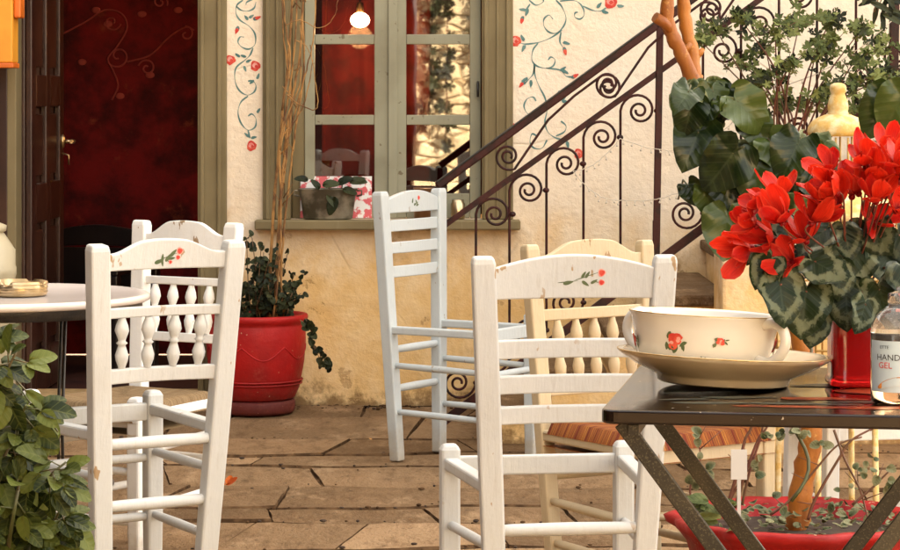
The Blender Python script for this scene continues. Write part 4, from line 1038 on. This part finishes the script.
# geranium on the pier
GP = thing('geranium_pot', 'terracotta pot with sprawling pale green lobed leaves on the plaster pier', 'potted plant', (1.16, 9.2, .821))
m = MB(); m.lathe([(0,0),(.075,0),(.085,.01),(.11,.15),(.12,.152),(.12,.185),(.108,.185),(.10,.15),(0,.145)], n=36); m.build('pot', M['terra'], GP)
gb = GP.location.copy(); m = MB(); s_ = MB()
regs = [(765,45,18,16),(775,30,14,10),(745,65,12,8),(775,85,16,14),(715,28,14,9),(700,40,8,4),(740,18,10,6),(800,20,14,9),(830,45,16,12),(815,55,12,12),(855,60,14,12),(870,75,14,14),(882,45,10,10),(870,100,16,10),(890,75,8,12),(800,105,16,10),(782,105,12,10),(825,88,10,10),(850,85,12,12),(830,20,9,9),(758,80,8,8),(862,28,9,6),(790,65,10,10),(882,118,12,10)]
for x, y, sx, sy in regs:
    e = at(x, y, 9.2+rng.uniform(-.2,.15)) - gb; b0 = Vector((rng.uniform(-.06,.06), rng.uniform(-.05,.05), .14))
    q = bez([b0, b0.lerp(e,.45)+Vector((0,-.03,.06))+rvec()*.03, e], 8); s_.tube(q, [.005-.0035*i/len(q) for i in range(len(q))], 5)
    for k in range(25):
        p = at(rng.gauss(x, sx*.72), rng.gauss(y, sy*.62), 9.2+e.y+rng.gauss(0,.05)) - gb
        d = Vector((rng.gauss(0,1), rng.gauss(-.4,.5), rng.gauss(0,.8)))
        m.leaf(p, d, (rng.gauss(0,.6), -.8+rng.gauss(0,.4), .7+rng.gauss(0,.3)), rng.uniform(.012,.030), LOBED, .2, .3, 0 if rng.random() < .75 else 1, .08, rings=(.5,1.0))
        if rng.random() < .4: s_.tube([p, p.lerp(e, .8)+Vector((0,.01,-.01))], .0013, 4)
s_.build('stem', M['redstem'], GP); m.build('leaves', [M['ger'], M['shrub']], GP)
m = MB(); hang = thing('hanging_plant', 'dark slender leafed sprig hanging into the top right corner', 'plant', at(897, -40, 8.8)); hb = hang.location.copy()
for k in range(26):
    p = at(rng.gauss(885,9), rng.uniform(-16,14), 8.8+rng.uniform(-.05,.05)) - hb; m.leaf(p, (rng.gauss(0,1),-.3,rng.gauss(-.5,.5)), (0,-1,.4), rng.uniform(.05,.08), NARROW, .2, .2)
m.build('leaves', M['shrub'], hang)
m = MB()
for k in range(5): m.tube(bez([Vector((0,.02,.05)), at(893-k*3, -10, 8.8)-hb, at(890-k*4, 4+k*2, 8.8)-hb], 6), .002, 5)
m.build('stem', M['twig'], hang)

# ================================================================== BIRDCAGE
YC = 6.5; cc = at(838, 400, YC); cc.z = 0
BC = thing('birdcage', 'tall yellow birdcage with a domed turret standing on thin legs', 'birdcage', cc)
sC = F/YC
def cz(py): return HC-(py-HY)*YC/F
RB, RT = .165, .066
m = MB(); m.lathe([(.063,cz(136)),(.070,cz(135)),(.0725,cz(131)),(.070,cz(126.5)),(.062,cz(121.5)),(.048,cz(117.5)),(.030,cz(114.5)),(0,cz(113.5))], n=84, wob=lambda a, z: 1+.022*abs(math.sin(7*a))); m.lathe([(.066,cz(134)),(.05,cz(126)),(0,cz(122))], n=30); m.build('dome', M['yellow'], BC)
m = MB(); m.lathe([(.0245,cz(115.5)),(.0255,cz(113)),(.0235,cz(111.5)),(.0250,cz(109)),(.0250,cz(105)),(.0225,cz(100)),(.0185,cz(96)),(.0165,cz(93.5)),(.0195,cz(91)),(.0205,cz(88)),(.0185,cz(85)),(.010,cz(83)),(0,cz(82.5))], n=26); m.build('finial', M['yellow'], BC)
m = MB()
for k in range(14):
    a = 2*math.pi*k/14; c_ = Vector((math.cos(a), math.sin(a), 0)); m.tube([c_*RT+Vector((0,0,cz(137))), c_*RT+Vector((0,0,cz(178)))], .0026, 6)
m.build('turret_bars', M['goldwire'], BC)
m = MB(); m.lathe([(RT-.006,cz(177)),(RT+.006,cz(176)),(RT+.012,cz(180)),(.12,cz(192)),(RB+.006,cz(212)),(RB+.008,cz(218)),(RB-.006,cz(218)),(.11,cz(196)),(RT-.006,cz(181))], n=48); m.build('roof', M['yellow'], BC)
m = MB()
for k in range(34):
    a = 2*math.pi*k/34; c_ = Vector((math.cos(a), math.sin(a), 0)); m.tube([c_*RB+Vector((0,0,cz(216))), c_*RB+Vector((0,0,cz(364)))], .0024, 6)
for y in (240, 285, 318, 345): m.tube([(RB*math.cos(2*math.pi*i/60), RB*math.sin(2*math.pi*i/60), cz(y)) for i in range(61)], .0028, 6, cap=False)
m.build('bars', M['goldwire'], BC)
m = MB(); m.lathe([(0,cz(366)),(RB,cz(366)),(RB+.009,cz(367)),(RB+.009,cz(380)),(RB,cz(381)),(0,cz(381))], n=48); m.build('tray', M['yellow'], BC)
for a in (R(200), R(245), R(295), R(340), R(70), R(110)):
    c_ = Vector((math.cos(a), math.sin(a), 0)); m = MB(); m.tube([c_*(RB-.01)+Vector((0,0,cz(380))), c_*(RB+.0)+Vector((0,0,.15)), c_*(RB+.012)], .0075, 8); m.build('leg', M['yellow'], BC)

# ================================================================== BLACK FOLDING TABLE
TB = .74; tcor = Vector((.231, 4.42*(F/2700), 0)); tcor = at(600, 412, F/649.0); yaw = R(-9)
T2 = thing('folding_table', 'black chipped folding metal table with crossed flat legs in the front right', 'table', (tcor.x, tcor.y, 0), yaw)
Wt, Dt = .60, .70
m = MB()
def rrect(w, d, r, z, n=6):
    o = []
    for cx, cy, a0 in ((w-r, r, -90), (w-r, d-r, 0), (r, d-r, 90), (r, r, 180)):
        for i in range(n+1): a = R(a0+90*i/n); o.append(Vector((cx+r*math.cos(a), cy+r*math.sin(a), z)))
    return o
m.prism(rrect(Wt, Dt, .028, TB-.011), (0,0,1), .022); m.build('tabletop', M['tabletop'], T2, bevel=.004, seg=3)
m = MB(); k = 0
for (x, y, rx, ry, an, mi) in ((.17,.12,.075,.012,.1,1),(.30,.13,.09,.010,0,1),(.26,.09,.06,.012,.05,0),(.36,.085,.10,.016,0,0),(.47,.10,.07,.02,.1,0),(.42,.17,.08,.012,.2,1),(.20,.20,.06,.015,.2,1),(.33,.20,.07,.02,0,0),(.50,.2,.06,.02,0,0),(.12,.16,.04,.008,.3,1),(.42,.32,.06,.05,0,0),(.33,.40,.05,.02,.4,1)):
    k += 1; m = MB()
    m.add([(x+rx*math.cos(t)*(1+.15*math.sin(3*t+k))*math.cos(an)-ry*math.sin(t)*math.sin(an), y+ry*math.sin(t)*(1+.2*math.cos(4*t+k))+rx*math.cos(t)*math.sin(an), TB+.0004+.00006*k) for t in [2*math.pi*i/26 for i in range(26)]], [tuple(range(26))], mi)
    m.build('table_streak', [M['dabor'], M['dabgr']], T2)  # flat orange and grey green streaks on the tabletop
for nm, yy in (('leg', .035), ('leg', .40)):
    for x0, x1, dy in ((.03, .57, 0), (.57, .03, .014)):
        m = MB(); m.beam((x0, yy+dy, TB-.0225), (x1, yy+dy, .0), .007, .026, (0,1,0)); m.build(nm, M['tableleg'], T2, bevel=.002)
    m = MB(); m.tube([(.30, yy-.008, .365), (.30, yy+.024, .365)], .008, 10); m.build('pivot', M['tableleg'], T2)
for x in (.05, .55):
    for p, q, w in (((x, .02, TB-.033), (x, .66, TB-.033), .016), ((x, .03, .04), (x, .43, .04), .012)):
        m = MB(); m.beam(p, q, w, w); m.build('crossbar', M['tableleg'], T2)


# ------------------------------------------------------------------ on the table
TI = TB + .0012
cx = at(723, 0, 4.50); sa = thing('saucer', 'wide cream saucer with a gilt rim on the black table', 'saucer', (cx.x, 4.50, TI+.003))
sa.rotation_euler = (R(-1.5), R(2.6), 0)
m = MB(); m.lathe([(0,.004),(.098,.0035),(.104,.0),(.109,.003),(.111,.011),(.118,.016),(.148,.029),(.172,.044),(.178,.049),(.1785,.051),(.176,.0525),(.168,.049),(.14,.035),(.11,.022),(.085,.017),(0,.016)], n=90); m.build('dish', M['saucer'], sa)
m = MB(); m.tube([(.1782*math.cos(2*math.pi*i/90), .1782*math.sin(2*math.pi*i/90), .0512) for i in range(91)], .0013, 6, cap=False); m.build('gilt_rim', M['giltrim'], sa)
m = MB(); m.lathe([(.1045,-.0005),(.1095,.0025),(.1117,.0105),(.1187,.0155),(.1487,.0285),(.1487,.0288)], n=90); 
cu = thing('teacup', 'oversized floral china cup with two handles resting in the saucer', 'cup', (at(703,0,4.49).x, 4.49, TI+.0215))
cu.rotation_euler = (R(-1.5), R(2.6), R(0))
CR = .125
m = MB(); m.lathe([(0,.003),(.080,.003),(.086,.0),(.091,.004),(.099,.012),(.108,.028),(.115,.052),(.1195,.075),(.123,.092),(.1262,.0975),(.1270,.0995),(.1255,.1005),(.1215,.097),(.1165,.075),(.111,.052),(.103,.028),(.09,.012),(0,.010)], n=90); m.build('bowl', M['china'], cu)
m = MB(); m.tube([(.1266*math.cos(2*math.pi*i/90), .1266*math.sin(2*math.pi*i/90), .1001) for i in range(91)], .0010, 6, cap=False); m.build('gilt_rim', M['giltrim'], cu)
for sg, az in ((1, R(-42)), (-1, R(-42))):
    c_ = Vector((math.cos(az)*sg, math.sin(az)*sg, 0)); m = MB()
    q = bez([c_*.118+Vector((0,0,.088)), c_*.136+Vector((0,0,.093)), c_*.156+Vector((0,0,.084)), c_*.163+Vector((0,0,.062)), c_*.152+Vector((0,0,.040)), c_*.132+Vector((0,0,.028)), c_*.108+Vector((0,0,.030))], 6)
    m.tube(q, [.0090]*len(q), 10); m.build('handle', M['china'], cu)
m = MB(); lay = [0]
def cr(z): return .0995+ (.1195-.099)*min(1,(z-.012)/.063)**.75 if z > .012 else .0995
def cdab(px, pz, rx, ry, mi, ang=0):
    lay[0] += 1; vs_ = []
    th0 = -math.pi/2 + px
    for i in range(12):
        t = 2*math.pi*i/12; q = 1+rng.uniform(-.15,.15); u_, v_ = rx*math.cos(t)*q, ry*math.sin(t)*q
        u2, v2 = u_*math.cos(ang)-v_*math.sin(ang), u_*math.sin(ang)+v_*math.cos(ang)
        z = pz+v2; rr = cr(z)+.0013+.00005*lay[0]; th = th0+u2/.112; vs_.append((rr*math.cos(th), rr*math.sin(th), z))
    m.add(vs_, [tuple(range(12))], mi)
for cx_, cz_, k in ((-.50, .056, 1.0), (.13, .060, .45), (-.12,.028,.35), (-1.45,.05,.9), (1.7,.05,.9), (2.6,.05,1), (3.6,.05,1)):
    m = MB()
    for i in range(9): cdab(cx_+rng.uniform(-.20,.22)*k, cz_+rng.uniform(-.014,.012)*k, .006*k+.001, .003*k, 0, rng.uniform(-2,2))
    for i in range(6): cdab(cx_+rng.uniform(-.09,.07)*k, cz_+rng.uniform(-.008,.008)*k, .008*k, .0065*k, 1)
    for i in range(3): cdab(cx_+rng.uniform(-.07,.05)*k, cz_+rng.uniform(-.006,.008)*k, .0035*k, .003*k, 2)
    m.build('painted_flower', [M['greenpaint'], M['redpaint'], M['pinkpaint']], cu)

vp = at(857, 0, 4.50)
VA = thing('red_vase', 'square shouldered red glass vase behind the gel bottle', 'vase', (vp.x, 4.50, TI))
m = MB()
def sq(a, z): c_, s_ = abs(math.cos(a)), abs(math.sin(a)); return 1/((c_**6+s_**6)**(1/6))
m.lathe([(0,0),(.044,0),(.049,.004),(.050,.01),(.046,.018),(.046,.15),(.050,.158),(.047,.158),(.042,.15),(.042,.02),(0,.018)], n=64, wob=sq); m.build('body', M['redglass'], VA)
CY = thing('cyclamen', 'red flowering cyclamen with silver marbled leaves in the red vase', 'plant', (vp.x, 4.50, TI+.14))
yb_ = CY.location.copy(); m = MB(); s_ = MB()
leaves = [(858,250,848,282,.95),(815,262,835,272,.9),(806,292,800,342,1.25),(846,292,848,330,1.0),(884,250,896,280,.95),(792,250,772,276,.9),(770,262,752,290,.8),(880,290,890,330,.9),(838,270,842,300,.8),(825,230,800,250,.8),(868,225,884,245,.8),(900,235,915,260,.9),(905,270,920,300,.9),(815,318,812,345,.7),(780,285,786,318,.9),(865,305,858,335,.8),(790,225,770,243,.7),(845,232,852,262,.7),(760,238,748,262,.7)]
for x, y, tx, ty, k in leaves:
    Y = (4.39 if y > 255 else 4.44) + rng.uniform(-.02,.05); a = at(x, y, Y)-yb_; b = at(tx, ty, Y-.02)-yb_; d = b-a
    L = .066*k*rng.uniform(.92,1.2)
    m.leaf(a, d, (rng.gauss(0,.35), -1, rng.uniform(.1,.8)), L, HEART, .2, .12, 0, .11)
    s_.tube(bez([a, a.lerp(Vector((0,0,.03)),.5)+Vector((0,.02,.01)), Vector((rng.uniform(-.02,.02), rng.uniform(-.02,.02), 0))], 5), .0022, 5, mi=1)
m.build('leaves', M['cyc'], CY)
def petal(mb, base, d, nrm, L, w, curl, tw):
    base = Vector(base); d = d.normalized(); nrm = (nrm - d*nrm.dot(d)).normalized(); sdv = d.cross(nrm); N = 7; vs_, rad, luv = [], [], []; rnd = rng.random()
    for i in range(N+1):
        t = i/N; ww = w*(.28+.72*min(1,t/.55)**.8)*math.sqrt(max(.0, 1-max(0,(t-.6)/.4)**2.4)+.015)
        c_ = base + d*(L*t) + nrm*(curl*L*t*t); a = tw*t
        s2 = sdv*math.cos(a) + nrm*math.sin(a); n2 = nrm*math.cos(a) - sdv*math.sin(a)
        for j in (-1, -.5, 0, .5, 1): vs_.append(c_ + s2*(ww*j) + n2*(w*.28*abs(j))); rad.append(t); luv.append((t, j, rnd))
    mb.add(vs_, [(i*5+j, i*5+j+1, (i+1)*5+j+1, (i+1)*5+j) for i in range(N) for j in range(4)], 0, True, rad, luv)
fl = [(750,248,-.9,-.1,1.05),(782,222,-.3,.5,1.0),(783,195,-.2,1,.95),(806,240,-.1,.8,1.05),(812,222,.3,.6,1.0),(836,192,-.7,.6,1.0),(852,195,0,1,1.1),(874,184,.1,.8,1.0),(880,195,.3,.7,1.1),(890,176,.2,.9,1.05),(900,180,.4,.8,1.1),(897,210,.3,.4,1.0),(838,205,-.6,.5,1.0),(876,200,-.1,.8,1.0),(762,205,-.8,.3,.7),(822,200,-.3,.8,.8),(772,240,-.7,.5,.9),(792,262,-.4,.2,.9),(878,172,-.1,.8,.9),(898,166,.1,.9,1.0),(886,152,0,1,1.0),(866,165,-.2,1,.9),(755,225,-.7,.4,.8),(830,172,-.6,.7,.8),(858,192,-.3,.7,1.0),(875,222,.2,.2,.9)]
for x, y, ux, uz, k in fl:
    Y = 4.40 + rng.uniform(-.08,.06); c_ = at(x, y, Y)-yb_; ax = Vector((ux, -.35+rng.uniform(-.3,.2), uz)).normalized(); f = MB()
    e1 = ax.orthogonal().normalized(); e2 = ax.cross(e1); n = rng.choice((5, 6, 7)); ph = rng.random()*6
    for i in range(n):
        a = ph + 2*math.pi*i/n + rng.uniform(-.25,.25); o = e1*math.cos(a) + e2*math.sin(a)
        petal(f, c_ + o*.004, (o*rng.uniform(.7,1.3) + ax*rng.uniform(.2,1.0)), ax, .047*k*rng.uniform(.75,1.25), .0158*k*rng.uniform(.75,1.25), rng.uniform(.15,.6), rng.uniform(-.9,.9))
    f.blob(c_ - ax*.003, .006)
    f.build('flower', M['petal'], CY)
    s_.tube(bez([c_, c_ - ax*.02, c_.lerp(Vector((0,0,.02)), .55) + Vector((0,.02,0)), Vector((rng.uniform(-.02,.02), rng.uniform(-.02,.02), 0))], 5), .0016, 5, mi=1)
s_.build('stem', [M['stem'], M['redstem']], CY)

bp_ = at(899, 0, 4.25)
BO = thing('gel_bottle', 'clear plastic hand gel bottle with pale label at the right table edge', 'bottle', (bp_.x, 4.25, TI))
br = .0445
m = MB(); m.lathe([(0,.0),(br-.006,0),(br-.001,.003),(br,.009),(br,.112),(br-.002,.124),(br-.009,.138),(br-.019,.147),(.018,.152),(.0165,.156),(.0165,.168)], n=56); m.build('body', M['clear'], BO)
m = MB(); m.lathe([(0,.003),(br-.008,.003),(br-.003,.010),(br-.003,.108),(0,.108)], n=48); m.build('gel', M['gel'], BO)
m = MB(); m.lathe([(.0178,.156),(.0178,.172),(.010,.174),(.004,.176),(.004,.182),(0,.182)], n=26); m.build('cap', M['clear'], BO)
m = MB(); n = 40; a0, a1 = R(-90-78), R(-90+78)
vs_ = []
for i in range(n+1):
    a = a0+(a1-a0)*i/n; vs_ += [((br+.0008)*math.cos(a), (br+.0008)*math.sin(a), .020), ((br+.0008)*math.cos(a), (br+.0008)*math.sin(a), .100)]
m.add(vs_, [(2*i, 2*i+2, 2*i+3, 2*i+1) for i in range(n)], 0, True); lb = m.build('label_sheet', M['label'], BO)
m = MB(); vs_ = []
for i in range(22):
    t = 2*math.pi*i/22; a = R(-90) + (-.006+.030*math.cos(t))/br; z = .037 + .007*math.sin(t) - .004*math.cos(t)**2 + .006*math.cos(t); vs_.append(((br+.0016)*math.cos(a-.15), (br+.0016)*math.sin(a-.15), z))
m.add(vs_, [tuple(range(22))]); m.build('printed_hands', M['skinprint'], lb)
def wrap_text(txt, size, ang, z, mat, nm):
    cv = bpy.data.curves.new('lettering', 'FONT'); cv.body = txt; cv.size = size; cv.resolution_u = 3
    to = bpy.data.objects.new('lettering', cv); C.objects.link(to)
    bpy.context.view_layer.update()
    dg = bpy.context.evaluated_depsgraph_get(); me = bpy.data.meshes.new_from_object(to.evaluated_get(dg))
    for v in me.vertices:
        a = R(-90) + ang + v.co.x/br; zz = z + v.co.y; v.co = ((br+.0014)*math.cos(a), (br+.0014)*math.sin(a), zz)
    me.materials.clear(); me.materials.append(mat)
    bpy.data.objects.remove(to); o = bpy.data.objects.new(nm, me); C.objects.link(o); o.parent = lb
wrap_text('HAND', .0135, -1.0, .070, M['ink'], 'lettering'); wrap_text('GEL', .0135, -.92, .0575, M['redink'], 'lettering')
wrap_text('ETTE', .007, -.86, .088, M['ink'], 'lettering')

# ================================================================== FOREGROUND ROSE BUSH, left
fb = at(10, 0, 4.75); fb.z = 0
RB_ = thing('rose_bush', 'leafy green rose bush in the near left corner', 'bush', fb)
m = MB(); s_ = MB()
def fp(x, y, dy=0): return at(x-24, y, 4.75+dy) - fb
shoots = [[(5,640),(10,520),(18,430),(28,380),(40,352)],[(0,640),(-5,500),(2,420),(8,370),(5,340)],[(15,640),(30,560),(40,500),(52,440),(45,390)],[(20,650),(48,570),(60,520),(72,480),(90,462)],[(10,640),(20,560),(22,480),(40,430),(50,405)],[(25,650),(55,580),(70,540),(84,510)],[(-10,640),(-15,500),(0,440),(15,400)],[(0,640),(8,560),(25,520),(30,470)],[(30,650),(52,560),(58,505),(68,470)]]
for pts in shoots:
    q = bez([fp(x, y, rng.uniform(-.12,.08)) for x, y in pts], 7); s_.tube(q, [.005-.003*i/len(q) for i in range(len(q))], 6)
    for i, p in enumerate(q[5:]):
        for k in range(1 if i % 4 else 2):
            if rng.random() < .42: continue
            d = Vector((rng.gauss(.1,1), rng.gauss(-.3,.6), rng.gauss(-.1,.5))).normalized(); pet = p + d*.03
            s_.tube([p, pet], .0015, 4)
            for j in (-1, 0, 1):
                sd_ = d.cross(Vector((0,-.6,.8))).normalized(); dd = (d + sd_*j*.9).normalized()
                m.leaf(pet + (sd_*j*.006), dd, (rng.gauss(0,.35), -.7, .8), rng.uniform(.034,.058)*(1.15 if j == 0 else .9)*(1.0 if i > 0 else .7), oval(.34), .22, .18)
q = bez([fp(40,380), fp(62,405,-.05), fp(82,432,-.1)], 6); s_.tube(q, .0016, 4); m.leaf(fp(50,390,-.05), (.8,-.2,-.65), (0,-.7,.7), .085, NARROW, .1, .2)
m.leaf(fp(88,478,-.1), (.9,-.2,-.35), (0,-.7,.7), .05, NARROW, .1, .2)
s_.build('stem', M['stem'], RB_); m.build('leaves', M['rose'], RB_)
m = MB(); m.lathe([(0,0),(.12,0),(.13,.01),(.17,.24),(.18,.25),(.18,.28),(.165,.28),(.16,.24),(0,.235)], n=40); m.build('pot', M['terra'], RB_)
m = MB(); m.leaf((0,0,.012), (1,.2,.25), (.1,-.5,1), .04, oval(.34), -.4, .4); m.leaf((0,0,.012), (-.6,-.5,.35), (.1,-.3,1), .034, oval(.4), .5, .4); m.leaf((.005,0,.012), (.2,.8,.5), (.3,-.6,1), .03, oval(.4), -.5, .4)
o = m.build('fallen_leaf', M['autumn']); o.location = at(226, 489, 2700/((489-92)/1.23)); o.location.z = 0.0
tag(o, 'curled orange dry leaf lying on the paving near the bright white chair', 'leaf')

# ================================================================== ACROSS THE COURT (wall and vine seen mirrored in the panes, dark blocker added)
m = MB(); m.box((-.32,-4.5,-.02), (7,-4.1,3.4)); o = m.build('courtyard_wall', M['rubble']); tag(o, 'sunlit rubble stone wall across the courtyard mirrored in the right window panes', 'wall')
m = MB(); m.box((-7,-5.2,-.02), (-.36,-4.9,5.5)); m.box((-4.6,-4.897,-.02), (-4.2,9.6,6.5)); o = m.build('sky_blocker', M['blocker']); tag(o, 'added unseen dark shed across the courtyard mirrored in the left window panes', 'blocker')  # boxes added out of view: dark pane reflection, wing against the left sky
V = thing('wall_vine', 'dark vine hanging over the sunlit stone wall across the courtyard', 'vine', (.1, -4.0, 0))
m = MB(); s_ = MB()
for x in (-.31, -.27, -.08, .13, .55):
    q = bez([Vector((x, 0, 3.4)), Vector((x+rng.uniform(-.1,.1), .05, 2.4)), Vector((x+rng.uniform(-.08,.08), .08, rng.uniform(.7,1.5)))], 10); s_.tube(q, .008, 5)
    for p in q:
        for j in range(2): m.leaf(p+rvec()*.04, rvec()-Vector((0,0,.5)), (0,1,.3), rng.uniform(.05,.10), LOBED, .2, .2, rings=(.6,1.0))
s_.build('stem', M['twig'], V); m.build('leaves', M['shrub'], V)
